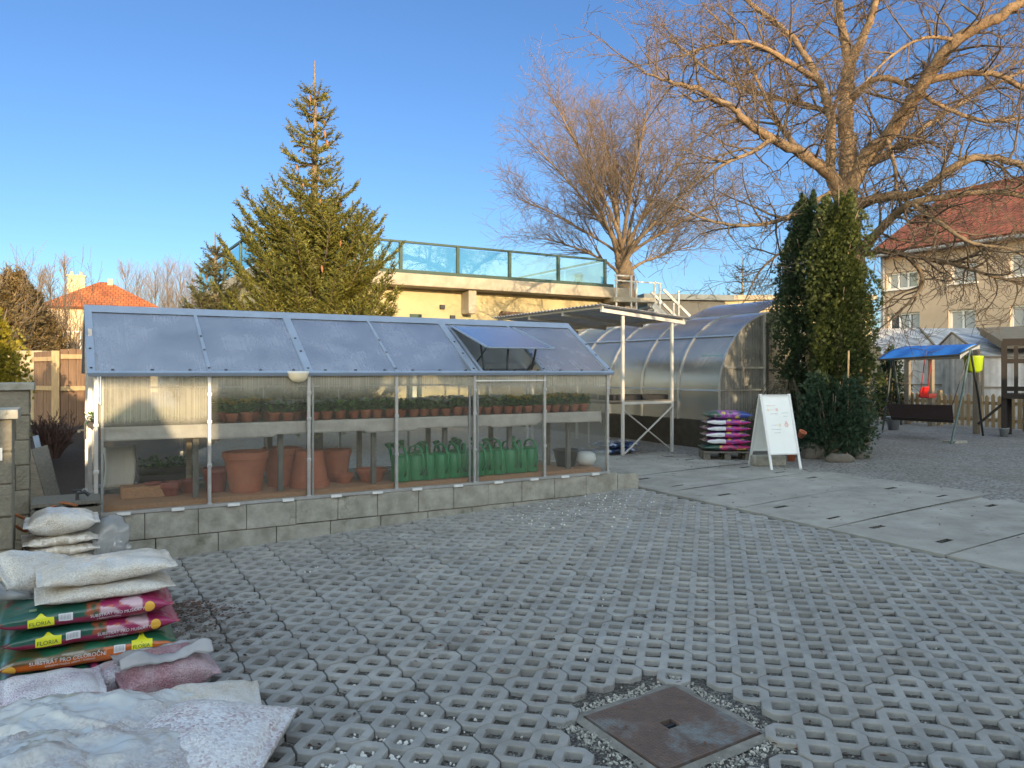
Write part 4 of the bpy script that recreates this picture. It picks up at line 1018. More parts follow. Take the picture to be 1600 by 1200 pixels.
# wooden play frame with a red child's swing
for (u, Y, vt, lab) in ((1418, 18.9, 556, 'thin brown post of the play frame nearest the small dark thuja'), (1455, 18.2, 552, 'brown post of the play frame beside the red swing seat'), (1526, 16.0, 545, 'brown post standing under the lime green tub')):
    t = at(u, vt, Y); gzz = gz(t.x, t.y); o = MB().box((0, 0, (t.z-gzz)/2), (.11, .11, t.z-gzz)).build('play_frame_post', m_wood, bevel=.01); place(o, (t.x, t.y, gzz), .5); tag(o, lab, 'post')
a, b = at(1418, 560, 18.9), at(1530, 556, 16.6); o = MB().bar(a, b, .09, .1).build('play_frame_beam', m_wood); tag(o, 'brown beam carried by the play frame posts under the blue canopy', 'beam')
q = at(1450, 614, 17.9)
rsw = thing('child_swing', "red plastic child's swing seat hanging on ropes behind the picket fence", 'swing', q, .5)
m = MB(); m.box((0, 0, -.10), (.30, .22, .04)); m.box((0, .10, .02), (.30, .03, .26), M=Matrix.Rotation(.25, 3, 'X')); m.box((0, -.1, -.05), (.30, .03, .08)); m.build('seat', M('red_plastic', (.50, .012, .012), .4, .15, 4, .05), rsw, bevel=.012)
m_rope = M('red_rope', (.35, .05, .05), .8)
for s in (-1, 1): MB().tube([(s*.13, .08, .1), (s*.12, .0, .78)], .012, 6).build('rope', m_rope, rsw)
# dark lattice railing of a playhouse at the right edge
ph = thing('playhouse_lattice', 'dark wooden railing of a playhouse beyond the picket fence', 'playhouse', at(1569, 615, 15.4)*1.0, math.atan2(-E2.y, -E2.x)+.5)
ph.location.z = gz(ph.location.x, ph.location.y)
m_dkwood = M('dark_stained_wood', (.020, .014, .012), .7, .4, 8, .2)
MB().box((0, 0, .95), (.10, .10, 1.9)).build('post', m_dkwood, ph)
for k in range(6): MB().box((.2+k*.2, 0, 1.32), (.07, .03, .95)).build('slat', m_dkwood, ph)
for z_ in (.95, 1.5): MB().box((.62, .0, z_), (1.15, .05, .09)).build('rail', m_dkwood, ph)
MB().box((.62, .3, .80), (1.3, .8, .10)).build('deck', m_dkwood, ph); MB().box((.62, 0, 1.88), (1.3, .05, .14)).build('top_rail', m_dkwood, ph)
for xx in (.1, 1.15): MB().box((xx, .6, .38), (.1, .1, .76)).build('leg', m_dkwood, ph)
MB().bar((-.02, 0, .65), (-.45, 0, .22), .05).build('brace', m_dkwood, ph)
# film greenhouses behind the fence
def filmhouse(P0, ang, W, L, hw, hr, lab):
    t = thing('film_greenhouse', lab, 'greenhouse', P0, ang)
    MB().quad((0, 0, hw), (L, 0, hw), (L, W/2, hr), (0, W/2, hr)).build('front_roof_film', m_film, t).modifiers.new('t', 'SOLIDIFY').thickness = .01
    MB().quad((0, W, hw), (L, W, hw), (L, W/2, hr), (0, W/2, hr)).build('back_roof_film', m_film, t).modifiers.new('t', 'SOLIDIFY').thickness = .01
    for y in (0, W): MB().box((L/2, y, hw/2), (L, .012, hw)).build('side_film', m_film, t)
    for x in (0, L): MB().prism([(x, 0.02, 0), (x, W-.02, 0), (x, W-.02, hw), (x, W/2, hr-.02), (x, .02, hw)], (.01, 0, 0)).build('gable_film', m_film, t)
    m = MB(); n = int(L/1.5)
    for k in range(n+1):
        x = k*L/n
        m.bar((x, -.03, 0), (x, -.03, hw), .05); m.bar((x, -.02, hw+.02), (x, W/2, hr+.03), .05); m.bar((x, W+.02, hw+.02), (x, W/2, hr+.03), .05)
    m.bar((0, -.03, hw), (L, -.03, hw), .05); m.bar((0, -.03, hw*.5), (L, -.03, hw*.5), .04); m.build('timber_frame', m_wood, t)
q = at(1378, 640, 24.5); filmhouse(Vector((q.x, q.y, .3)), rad(-8), 4.0, 3.7, 1.75, 2.75, 'white plastic film greenhouse seen above the blue swing canopy')
q = at(1535, 640, 21.5); filmhouse(Vector((q.x, q.y, .3)), rad(-8), 4.0, 6.5, 1.7, 2.45, 'long white plastic film greenhouse behind the lime green tub')
# ================================================================ foreground bags on the left
def white_gravel(name, cols, scale, plastic): return gravelmat(name, cols, scale, .7, world=False, rough=.6, coat=.55, plastic=plastic)
m_wg = white_gravel('bagged_white_gravel', [(.50, .44, .37), (.64, .59, .52), (.72, .68, .62), (.58, .51, .42)], 150, .5)
m_cg = white_gravel('bagged_cream_stone', [(.40, .33, .25), (.62, .55, .45), (.74, .70, .64), (.50, .42, .33)], 38, .35)
m_pg = white_gravel('bagged_pink_gravel', [(.20, .085, .115), (.32, .155, .19), (.42, .23, .27), (.27, .12, .155)], 150, .28)
m_pw = white_gravel('bagged_pink_white_gravel', [(.40, .32, .34), (.62, .58, .60), (.74, .73, .75), (.36, .24, .26)], 85, .55)
m_lilac = white_gravel('bagged_lilac_gravel', [(.40, .34, .42), (.56, .50, .58), (.70, .66, .74), (.34, .26, .34)], 150, .75)
m_gg = white_gravel('bagged_blue_grey_stone', [(.20, .22, .26), (.36, .38, .42), (.50, .52, .56), (.15, .16, .19)], 60, .5)
def clearmat(name, milk, tint=(.97, .98, .99), col=(.72, .74, .77), rough=.16):
    m, nt, out = newmat(name); L = nt.links
    tc = N(nt, 'ShaderNodeTexCoord'); nz = N(nt, 'ShaderNodeTexNoise', Scale=5.0, Detail=4.0); L.new(tc.outputs['Object'], nz.inputs['Vector'])
    r = N(nt, 'ShaderNodeMapRange'); r.inputs[1].default_value = .3; r.inputs[2].default_value = .7; r.inputs[3].default_value = milk*.7; r.inputs[4].default_value = min(1, milk*1.3); L.new(nz.outputs[0], r.inputs[0])
    tr = N(nt, 'ShaderNodeBsdfTransparent', Color=c4(tint)); b = N(nt, 'ShaderNodeBsdfDiffuse', Color=c4(col)); t = N(nt, 'ShaderNodeBsdfTranslucent', Color=c4(col))
    m1 = N(nt, 'ShaderNodeMixShader', Fac=.45); L.new(b.outputs[0], m1.inputs[1]); L.new(t.outputs[0], m1.inputs[2])
    m2 = N(nt, 'ShaderNodeMixShader'); L.new(r.outputs[0], m2.inputs[0]); L.new(tr.outputs[0], m2.inputs[1]); L.new(m1.outputs[0], m2.inputs[2])
    n2 = N(nt, 'ShaderNodeTexNoise', Scale=14.0, Detail=4.0, Roughness=.6); L.new(tc.outputs['Object'], n2.inputs['Vector'])
    bp = N(nt, 'ShaderNodeBump', Strength=.35, Distance=.012); L.new(n2.outputs[0], bp.inputs['Height'])
    g = N(nt, 'ShaderNodeBsdfGlossy', Roughness=rough); L.new(bp.outputs[0], g.inputs['Normal']); fr = N(nt, 'ShaderNodeFresnel', IOR=1.55)
    m3 = N(nt, 'ShaderNodeMixShader'); L.new(fr.outputs[0], m3.inputs[0]); L.new(m2.outputs[0], m3.inputs[1]); L.new(g.outputs[0], m3.inputs[2]); L.new(m3.outputs[0], out.inputs[0])
    return m
m_clear = clearmat('clear_plastic_bag', .45, col=(.80, .82, .84)); m_flap = clearmat('white_plastic_flap', .62, col=(.80, .80, .84))
def filmmat(name):
    """milky wrinkled film lying close on pale gravel: the stones show where it clings"""
    m, nt, out = newmat(name); L = nt.links; tc = N(nt, 'ShaderNodeTexCoord').outputs['Object']
    n1 = N(nt, 'ShaderNodeTexNoise', Scale=4.0, Detail=5.0, Roughness=.55); L.new(tc, n1.inputs['Vector'])
    r1 = N(nt, 'ShaderNodeMapRange'); r1.inputs[1].default_value = .42; r1.inputs[2].default_value = .68; L.new(n1.outputs[0], r1.inputs[0])
    vo = N(nt, 'ShaderNodeTexVoronoi', Scale=110.0); L.new(tc, vo.inputs['Vector']); sp_ = N(nt, 'ShaderNodeSeparateColor'); L.new(vo.outputs['Color'], sp_.inputs[0])
    stone = mixc(nt, sp_.outputs[0], (.36, .31, .31), (.66, .63, .62))
    col = mixc(nt, r1.outputs[0], (.60, .62, .62), stone)
    mp = N(nt, 'ShaderNodeMapping'); mp.inputs['Scale'].default_value = (2.2, 11, 6); mp.inputs['Rotation'].default_value = (0, 0, .35); L.new(tc, mp.inputs[0])
    n2 = N(nt, 'ShaderNodeTexNoise', Scale=1.6, Detail=7.0, Roughness=.6, Distortion=.6); n2.noise_type = 'RIDGED_MULTIFRACTAL'; L.new(mp.outputs[0], n2.inputs['Vector'])
    b1 = N(nt, 'ShaderNodeBump', Strength=.55, Distance=.012); L.new(n2.outputs[0], b1.inputs['Height'])
    b = N(nt, 'ShaderNodeBsdfPrincipled', Roughness=.34); L.new(col, b.inputs['Base Color']); L.new(b1.outputs[0], b.inputs['Normal'])
    b.inputs['Coat Weight'].default_value = .9; b.inputs['Coat Roughness'].default_value = .10; L.new(b1.outputs[0], b.inputs['Coat Normal'])
    tl = N(nt, 'ShaderNodeBsdfTranslucent', Color=(.7, .72, .72, 1)); mx = N(nt, 'ShaderNodeMixShader', Fac=.12); L.new(b.outputs[0], mx.inputs[1]); L.new(tl.outputs[0], mx.inputs[2]); L.new(mx.outputs[0], out.inputs[0])
    return m
m_sheet = filmmat('milky_plastic_film')
# --- soil bags
SF = gp(270, 1046); SX = SF-E1*.40+E2*.235; g0 = gz(SX.x, SX.y)
BLn, BW, BH = .84, .48, .118
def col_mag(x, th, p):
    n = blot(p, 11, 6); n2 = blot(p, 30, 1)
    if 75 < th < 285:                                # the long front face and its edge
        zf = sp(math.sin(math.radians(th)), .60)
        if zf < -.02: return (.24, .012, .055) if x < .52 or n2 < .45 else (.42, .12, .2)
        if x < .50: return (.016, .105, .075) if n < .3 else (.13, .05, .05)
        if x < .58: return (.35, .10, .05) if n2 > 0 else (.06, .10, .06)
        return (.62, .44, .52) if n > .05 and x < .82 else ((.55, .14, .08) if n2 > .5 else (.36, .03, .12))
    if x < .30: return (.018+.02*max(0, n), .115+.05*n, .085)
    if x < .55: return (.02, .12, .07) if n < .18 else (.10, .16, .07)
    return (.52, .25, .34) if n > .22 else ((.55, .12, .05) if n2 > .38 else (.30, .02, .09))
def col_ora(x, th, p):
    n = blot(p, 11, 2)
    if 75 < th < 285:
        zf = sp(math.sin(math.radians(th)), .60)
        if zf > .52: return (.02, .13, .07) if x > .60 or n < .1 else (.10, .10, .04)
        if zf > .1 and x < .58: return (.14, .09, .035) if n < .2 else (.30, .27, .22)
        if zf < -.72: return (.10, .16, .02)
        return (.56, .13, .015)
    return (.02, .13, .07) if x > .58 or n < .1 else (.10, .10, .04)
def col_navy(x, th, p):
    n = blot(p, 16, 8)
    return (.50, .06, .16) if n > .34 else ((.02, .11, .06) if n < -.2 else (.015, .02, .06))
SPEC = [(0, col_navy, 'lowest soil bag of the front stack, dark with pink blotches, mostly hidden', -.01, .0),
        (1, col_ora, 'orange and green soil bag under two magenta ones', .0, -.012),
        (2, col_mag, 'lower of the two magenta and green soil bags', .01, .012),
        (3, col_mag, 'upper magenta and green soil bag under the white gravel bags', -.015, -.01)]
z = g0
def frontmap(bag, x0, t0, k=1.0):
    def fn(x, y): return bag.front(x0+x*k, t0+y*k/(bag.H*.5), .0042)
    return fn
def badge(bag, o, x, t, w_=.125, h_=.052):
    ht = h_/(bag.H*.5)
    pb_ = MB()
    def bp(u, v):
        top = 1+(.45*math.exp(-((u-.5)/.16)**2) if v > .5 else 0)
        return bag.front(x+u*w_, t+ht*(v*top), .003)
    b = pb_.grid(bp, 22, 6).build('yellow_badge', m_lab_yellow, o, smooth=True)
    text('FLORIA', .0285*w_/.115, 'badge_lettering', m_lab_green, b, frontmap(bag, x+.006, t+.16))
for i, col, lab, dx, dr in SPEC:
    bag = Bag(BLn, BW, BH, 60+i*5, .007, .025, .60, endp=5.0)
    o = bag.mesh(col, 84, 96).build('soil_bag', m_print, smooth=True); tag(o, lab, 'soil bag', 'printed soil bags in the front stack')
    q = SX+E1*dx+E2*(dr*.8)
    place(o, (q.x, q.y, z+BH/2-.004), ANG+dr*1.5)
    z += BH-.009
    if i == 1:
        badge(bag, o, .20, -.06, .10, .044)
        label_patch(bag, .115, .17, -.02, .55, 'barcode_label', m_lab_white, o, .003)
        for k in range(7): label_patch(bag, .12+k*.0065, .1225+k*.0065, .10, .48, 'barcode_bar', m_lab_grey, o, .0042, 2)
        text('SUBSTRÁT PRO CELOROČNÍ', .034, 'bag_lettering', m_lab_white, o, frontmap(bag, -.27, -.05, .80))
        text('pokojové rostliny zelené i kvetoucí', .016, 'bag_lettering', m_lab_white, o, frontmap(bag, -.20, -.30))
        MB().grid(lambda u, v: bag.front(-.355+.03*math.cos(u*6.2832)*v, -.28+.55*math.sin(u*6.2832)*v, .003), 24, 3).build('round_seal', m_lab_gold, o)
    if i in (2, 3):
        badge(bag, o, -.26, -.50 if i == 3 else -.42, .115, .046)
        label_patch(bag, -.125, -.06, -.22, .42, 'barcode_label', m_lab_white, o, .003)
        for k in range(8): label_patch(bag, -.12+k*.0065, -.1175+k*.0065, -.10, .34, 'barcode_bar', m_lab_grey, o, .0042, 2)
        text('SUBSTRÁT PRO MUŠKÁTY', .026, 'bag_lettering', m_lab_white, o, frontmap(bag, .02, -.22, .85))
        text('a balkonové květiny', .014, 'bag_lettering', m_lab_white, o, frontmap(bag, .05, -.46))
        MB().grid(lambda u, v: bag.front(.30+.026*math.cos(u*6.2832)*v, .0+.50*math.sin(u*6.2832)*v, .003), 24, 3).build('round_seal', m_lab_gold, o)
        m = MB()
        for k in range(3):
            a_ = -.36+k*.0
        # pale plus-shaped print on the green upper side
        if i == 3:
            MB().grid(lambda u, v: bag.pt(-.255+.035*u, math.pi-(1.35+.45*v)*.55)+Vector((0, 0, .003)), 4, 8).build('pale_print', M('pale_green_print', (.25, .36, .20), .4), o)
ZT = z
# --- gravel bags
def gbag(lab, L, W, H, mat, c, rz=0, tilt=(0, 0), seed=0, lump=.012, e=.72, sag=0, name='gravel_bag', grp=None, endp=2.6):
    o = Bag(L, W, H, seed, lump, .025, e, sag, ear=.4, endp=endp).mesh(None, 60, 48).build(name, mat, smooth=True)
    tag(o, lab, 'gravel bag', grp); place(o, c, ANG+rz, tilt); return o
q = SX+E1*.075-E2*.03
gbag('cream gravel bag lying directly on the upper magenta soil bag', .66, .42, .085, m_wg, (q.x, q.y, ZT+.038), .03, seed=2, lump=.009)
q = SX+E1*.085+E2*.01
gbag('bulging clear bag of white gravel on top of the cream gravel bag', .67, .44, .115, m_wg, (q.x, q.y, ZT+.13), .04, (0, -.03), seed=3)
q = SX-E1*.23+E2*.30
gbag('white gravel bag slumped over the rear left of the soil bags', .46, .40, .16, m_wg, (q.x, q.y, ZT+.075), .35, (.30, .22), seed=4, lump=.016)
q = SX-E1*.40+E2*.16
o = gbag('clear wrinkled bag hanging over the left end of the soil bags', .30, .34, .09, m_clear, (q.x, q.y, ZT+.04), .1, (0, .25), seed=5, lump=.02)
# second row behind: a heap of smaller bags
H0 = at(95, 830, 5.25); hg = gz(H0.x, H0.y)
zz = hg+.03; k = 0
hl = ['bottom white stone bag of the small rear stack, hidden behind the soil bags', 'second white stone bag from the bottom of the small rear stack', 'third white stone bag from the bottom of the small rear stack', 'lower of the two thin cream stone bags in the small rear stack', 'upper thin cream stone bag under the white pillow bag', 'puffy white pillow bag on top of the small rear stack']
for hh_, mat in ((.15, m_cg), (.14, m_cg), (.13, m_cg), (.075, m_cg), (.075, m_cg), (.17, m_wg)):
    gbag(hl[k], .44+.02*(k < 3), .36, hh_, mat, (H0.x+.012*math.sin(k*3), H0.y, zz+hh_/2-.004), .06*math.sin(k*5), seed=20+k, lump=.016, name='stone_bag', grp='stacked stone bags behind the soil bags'); zz += hh_-.012; k += 1
H1 = at(180, 850, 5.15); hg = gz(H1.x, H1.y); zz = hg
for k, (hh_, mat, lab) in enumerate(((.16, m_gg, 'lowest grey stone bag next to the greenhouse corner'), (.14, m_gg, 'grey stone bag second from the ground next to the greenhouse corner'), (.12, m_gg, 'wrinkled clear bag of blue grey stones next to the greenhouse corner'))):
    gbag(lab, .46, .40, hh_, mat, (H1.x+.01*k, H1.y-.01*k, zz+hh_/2-.004), .1-.08*k, seed=30+k, lump=.016, name='stone_bag', grp='grey stone bags at the greenhouse corner'); zz += hh_-.012
q = at(166, 838, 5.4)
gbag('crumpled clear plastic bag standing up behind the blue grey stones', .26, .24, .36, m_clear, (q.x, q.y, zz+.06), .3, (.2, .3), seed=40, lump=.03, name='clear_plastic_bag')
# orange hose / cable at the left
m = MB(); pts = [at(-20, 795, 5.2), at(20, 803, 5.3), at(48, 812, 5.5), at(70, 800, 5.7), at(95, 786, 5.8), at(120, 790, 5.75)]
def smoothpath(pts, n=8):
    out = []
    for i in range(len(pts)-1):
        p0, p1, p2, p3 = pts[max(i-1, 0)], pts[i], pts[i+1], pts[min(i+2, len(pts)-1)]
        for s in range(n):
            t = s/n; out.append(.5*((2*p1)+(p2-p0)*t+(2*p0-5*p1+4*p2-p3)*t*t+(3*p1-p0-3*p2+p3)*t**3))
    return out+[pts[-1]]
m_orange = M('orange_cable_sheath', (.30, .10, .035), .6, .3, 8, .05)
def hang(pl_):
    return smoothpath(pl_)
tag(MB().tube(hang(pts), .011, 8).build('cable', m_orange, smooth=True), 'brown orange cable running past the concrete pillar to the crate', 'cable')
pts = [at(-20, 818, 5.1), at(15, 818, 5.2), at(40, 830, 5.3), at(55, 822, 5.35), at(42, 850, 5.2), at(30, 868, 5.1), at(40, 880, 5.0), at(58, 872, 5.1)]
tag(MB().tube(hang(pts), .010, 8).build('cable', m_orange, smooth=True), 'orange cable looping down behind the white stone bags', 'cable')
# --- pink gravel bags in front of the soil stack
q = gp(270, 1092)
pg = q+E2*.16-E1*.02
gbag('pink gravel bag at the right with a folded milky top', .46, .36, .20, m_pg, (pg.x, pg.y, gz(pg.x, pg.y)+.095), .10, (.05, 0), seed=51, lump=.012)
o = MB().grid(lambda u, v: Vector(((u-.5)*.44, -.13+v*.30, .085+.05*math.exp(-((v-.15)/.12)**2)*(1+.5*math.sin(u*9))+.018*noise.noise(Vector((u*7, v*6, 1))))), 40, 24).build('plastic_flap', m_flap, smooth=True)
place(o, (pg.x, pg.y-.02, gz(pg.x, pg.y)+.095), ANG+.1); o.modifiers.new('t', 'SOLIDIFY').thickness = .003; tag(o, 'crumpled milky plastic flap folded over the pink gravel bag', 'plastic flap')
q = pg+E2*.13-E1*.13
gbag('flat pink gravel bag tucked between the soil stack and the folded one', .44, .26, .13, m_lilac, (q.x, q.y, gz(q.x, q.y)+.075), -.05, (.05, 0), seed=52)
q2 = pg-E1*.50+E2*.0
gbag('pink gravel bag at the left edge under the pale one', .54, .40, .13, m_pg, (q2.x, q2.y, gz(q2.x, q2.y)+.06), .12, seed=53)
gbag('pale lilac gravel bag on the left pink bag', .44, .36, .10, m_lilac, (q2.x+.03, q2.y-.06, gz(q2.x, q2.y)+.14), .06, (.10, .03), seed=54)
# --- white and pink gravel bags nearest the camera
q = gp(305, 1190); q = q+Vector((0, 0, 0))
gbag('big white and pink gravel bag lying nearest the grid paving', .66, .62, .20, m_pw, (q.x+.02, q.y-.02, gz(q.x, q.y)+.09), -.55, (.04, .03), seed=61, lump=.012, e=.8)
q3 = q+E2*.33+E1*.10
gbag('white gravel bag partly under the big white and pink bag', .50, .40, .15, m_wg, (q3.x-.02, q3.y+.02, gz(q3.x, q3.y)+.07), -.15, seed=62)
for k, (da, db, dz, lab) in enumerate(((-.52, .12, 0, 'pale gravel bag hidden below the milky plastic sheet at the back'), (-.62, -.30, 0, 'pale gravel bag hidden below the milky plastic sheet in front'))):
    q4 = q+E1*da+E2*db; gbag(lab, .72, .48, .22, m_pw, (q4.x, q4.y, gz(q4.x, q4.y)+.10), .1*k, seed=63+k)
# milky plastic sheets draped over the bags
def filmbag(lab, L, W, H, c, rz, tilt, seed, grp='milky film bags at the front of the heap'):
    """a big slack bag of milky film round pale gravel"""
    o = Bag(L, W, H, seed, .02, .035, .8, ear=.5, endp=2.4, crump=.022).mesh(None, 130, 110).build('film_bag', m_sheet, smooth=True)
    tag(o, lab, 'bag', grp); place(o, c, ANG+rz, tilt)
c = at(130, 1118, 3.30); filmbag('milky film bag with a rolled edge at the back of the front heap', .86, .44, .20, (c.x, c.y-.02, gz(c.x, c.y)+.15), -.22, (.12, .04), 71)
c = at(30, 1105, 3.25); filmbag('milky film bag at the left edge behind the front ones', .60, .46, .20, (c.x, c.y-.03, gz(c.x, c.y)+.15), .25, (.05, -.1), 72)
c = at(110, 1195, 2.92); filmbag('large milky film bag filling the bottom corner of the heap', .96, .60, .24, (c.x, c.y-.03, gz(c.x, c.y)+.14), -.30, (.06, .04), 73)
c = at(-10, 1190, 2.75); filmbag('milky film bag cut by the bottom edge of the picture', .70, .55, .24, (c.x, c.y, gz(c.x, c.y)+.20), .1, (.02, -.05), 74)
# ================================================================ block walls, planks and fence on the left
m_block = M('split_face_block', (.24, .22, .175), .95, .4, 8, 1.0, 45, col2=(.15, .135, .105))
def blockwall(P0, ang, L, T, H, lab, cap=True, bh=.20, name='block_wall'):
    t = thing(name, lab, 'wall', P0, ang); m = MB(); ra = random.Random(int(L*100)); z_ = -.1; r = 0
    nr = max(1, round((H+.1)/bh)); bh = (H+.1)/nr
    for r in range(nr):
        x = -(r % 2)*.2
        while x < L:
            x0, x1 = max(x, 0), min(x+.4, L)
            if x1-x0 > .02: m.box(((x0+x1)/2, T/2+ra.uniform(-.004, .004), z_+bh/2), (x1-x0-.008, T, bh-.008))
            x += .4
        z_ += bh
    m.box((L/2, T/2, H/2-.05), (L-.02, T-.03, H))
    m.build('block_courses', m_block, t, bevel=.008)
    if cap: MB().box((L/2, T/2, z_+.03), (L+.06, T+.06, .06)).build('coping', m_conc, t, bevel=.008)
    return t
q = at(20, 640, 4.9); g_ = gz(q.x, q.y); c = q-E1*.40
pil = blockwall(Vector((c.x, c.y, g_)), ANG, .40, .36, q.z-.06-g_, 'nearest split block pillar at the left edge with a small white plate', name='block_pillar')
o = MB().box((.30, -.012, q.z-g_-.28), (.09, .012, .08)).build('white_plate', m_white, pil)
q = at(47, 598, 6.1); g_ = gz(q.x, q.y); c = q-E1*.9; blockwall(Vector((c.x, c.y, g_)), ANG, .9, .3, q.z-.06-g_, 'split block wall behind the nearest pillar with a pale coping')
m_plank_blue = M('blue_grey_board', (.24, .29, .36), .6, .3, 6, .2)
PLK = [((62, 700, 7.3), (100, 790, 6.5), .14, .03, m_greywood, 'wide grey plank leaning beside the block wall'), ((38, 706, 7.0), (78, 788, 6.3), .12, .04, m_wood, 'brown plank leaning closest to the block wall'), ((56, 682, 7.5), (86, 745, 6.9), .05, .03, m_plank_blue, 'narrow blue grey batten leaning on top of the planks')]
for a, b, w1, h1, mat, lab in PLK:
    o = MB().bar(at(*a), at(*b)+Vector((0, 0, -.35)), w1, h1, up=(.3, -.8, .5)).build('leaning_plank', mat, bevel=.004); tag(o, lab, 'plank', 'planks leaning by the block wall')
q = at(92, 782, 5.9); gq = gz(q.x, q.y)
ck = thing('wooden_crate', 'grey wooden crate standing behind the stone bags by the greenhouse gable', 'crate', (q.x, q.y+.1, gq), ANG)
m = MB(); hC = q.z-gq
for z_ in [k*.12+.06 for k in range(int(hC/.12))]:
    for s in (-1, 1): m.box((0, s*.2, z_), (.44, .02, .10)); m.box((s*.22, 0, z_), (.02, .38, .10))
m.build('side_boards', m_greywood, ck); MB().box((0, 0, hC-.012), (.46, .44, .024)).build('lid', m_greywood, ck)
tp = thing('garden_tap', 'small dark tap on the crate beside the greenhouse gable', 'tap', (q.x+.13, q.y+.02, q.z), ANG)
MB().tube([(0, 0, 0), (0, 0, .05), (.05, 0, .06), (.08, 0, .03)], .014, 8).build('spout', m_dark_metal, tp); MB().tube([(-.03, 0, .075), (.03, 0, .075)], .008, 6).build('tap_handle', m_dark_metal, tp)
# wooden board fence and gate behind
m_board = M('brown_fence_board', (.23, .14, .085), .85, .4, 7, .3, 60, stretch=(5, 5, .4), col2=(.13, .075, .045))
def boardfence(u0, u1, Y0, Y1, vtop, lab, rails=True, mat=None):
    a = at(u0, VH, Y0); b = at(u1, VH, Y1); d = b-a; L = d.length; top = EYE+Y0*(VH-vtop)/F
    t = thing('board_fence', lab, 'fence', (a.x, a.y, .28), math.atan2(d.y, d.x)); m = MB(); x = 0; ra = random.Random(int(u0))
    while x < L: m.box((x+.055, 0, (top-.28)/2), (.105, .02+ra.uniform(0, .01), top-.28+ra.uniform(-.015, .015))); x += .112
    m.build('boards', mat or m_board, t)
    for z_ in (.35, 1.05, top-.4):
        MB().box((L/2, -.03, z_), (L, .035, .07)).build('rail', m_picket, t)
    return t
boardfence(94, 230, 12.0, 12.9, 545, 'tall brown board fence with lit top behind the greenhouse gable')
boardfence(54, 86, 12.6, 12.2, 550, 'dark board gate panel beside the lit fence post')
q = at(88, 548, 12.0); o = MB().box((0, 0, (q.z-.28)/2), (.11, .11, q.z-.28)).build('gate_post', m_picket, bevel=.006); place(o, (q.x, q.y, .28), .3); tag(o, 'pale square gate post between the two board fence panels', 'post')
q = at(28, 548, 13.2); o = MB().box((.1, 0, (q.z-.28)/2), (.75, .22, q.z-.28)).build('rendered_wall', M('ochre_render', (.44, .36, .23), .95, .3, 4, .3), bevel=.01); place(o, (q.x, q.y, .28), 0); tag(o, 'ochre rendered wall end beside the dark board gate', 'wall')
# retaining bank of earth behind the planks
tag(MB().grid(lambda u, v: Vector((-7.6+u*3.6+.2*noise.noise(Vector((u*4, v*4, 3))), 8.4+v*3.4, .22+.75*min(1, v*1.6)*(.7+.3*noise.noise(Vector((u*5, v*5, 6)))))), 30, 24).build('earth_bank', m_soil, smooth=True), kind='structure')
# ================================================================ trees
m_bark = M('lit_bark', (.235, .175, .11), .9, .45, 7, .8, 40, col2=(.11, .08, .055), bdist=.02)
m_twig = M('twig_bark', (.125, .095, .068), .85, .4, 4, 0, island=.3)
m_twig2 = M('pale_twig_bark', (.17, .13, .095), .85, .4, 4, 0, island=.3)
def limb(mb, pts, r0, r1, n=9, ra=None, knob=.10):
    pp = smoothpath([Vector(p) for p in pts], 7); k = len(pp)
    if ra:
        for i in range(1, k-1): pp[i] += Vector((ra.uniform(-1, 1), ra.uniform(-1, 1), ra.uniform(-1, 1)))*r0*.13
    rs = [(r0+(r1-r0)*(i/(k-1))**.8)*(1+knob*noise.noise(Vector((i*.22, r0*50, 3)))) for i in range(k)]
    mb.tube(pp, rs, n); return pp, rs
def twig(mb, p, d, L, r, lvl, ra, wob=.32, upb=.03, nch=5, spread=(.5, 1.1), shrink=(.35, .6)):
    n = 5 if lvl > 1 else 3
    pts = [p.copy()]; rs = [r]; d = d.normalized()
    for i in range(n):
        d = (d+Vector((ra.uniform(-1, 1), ra.uniform(-1, 1), ra.uniform(-1, 1)))*wob+Vector((0, 0, upb))).normalized()
        p = p+d*(L/n); pts.append(p.copy()); rs.append(max(.0036, r*(1-.72*(i+1)/n)))
    mb.tube(pts, rs, 5 if r > .03 else (4 if r > .012 else 3), cap=False)
    if lvl <= 0: return
    for k in range(nch):
        t = .22+.78*(k+ra.random())/nch; i = min(n-1, int(t*n)); q = pts[i].lerp(pts[i+1], t*n-i)
        dd = (pts[i+1]-pts[i]).normalized()
        ax = Vector((ra.uniform(-1, 1), ra.uniform(-1, 1), ra.uniform(-1, 1))); ax = (ax-dd*ax.dot(dd)).normalized()
        a = ra.uniform(*spread); nd = dd*math.cos(a)+ax*math.sin(a)
        twig(mb, q, nd, L*ra.uniform(*shrink), max(.0035, rs[i]*.6), lvl-1, ra, wob, upb, max(2, nch-1), spread, shrink)
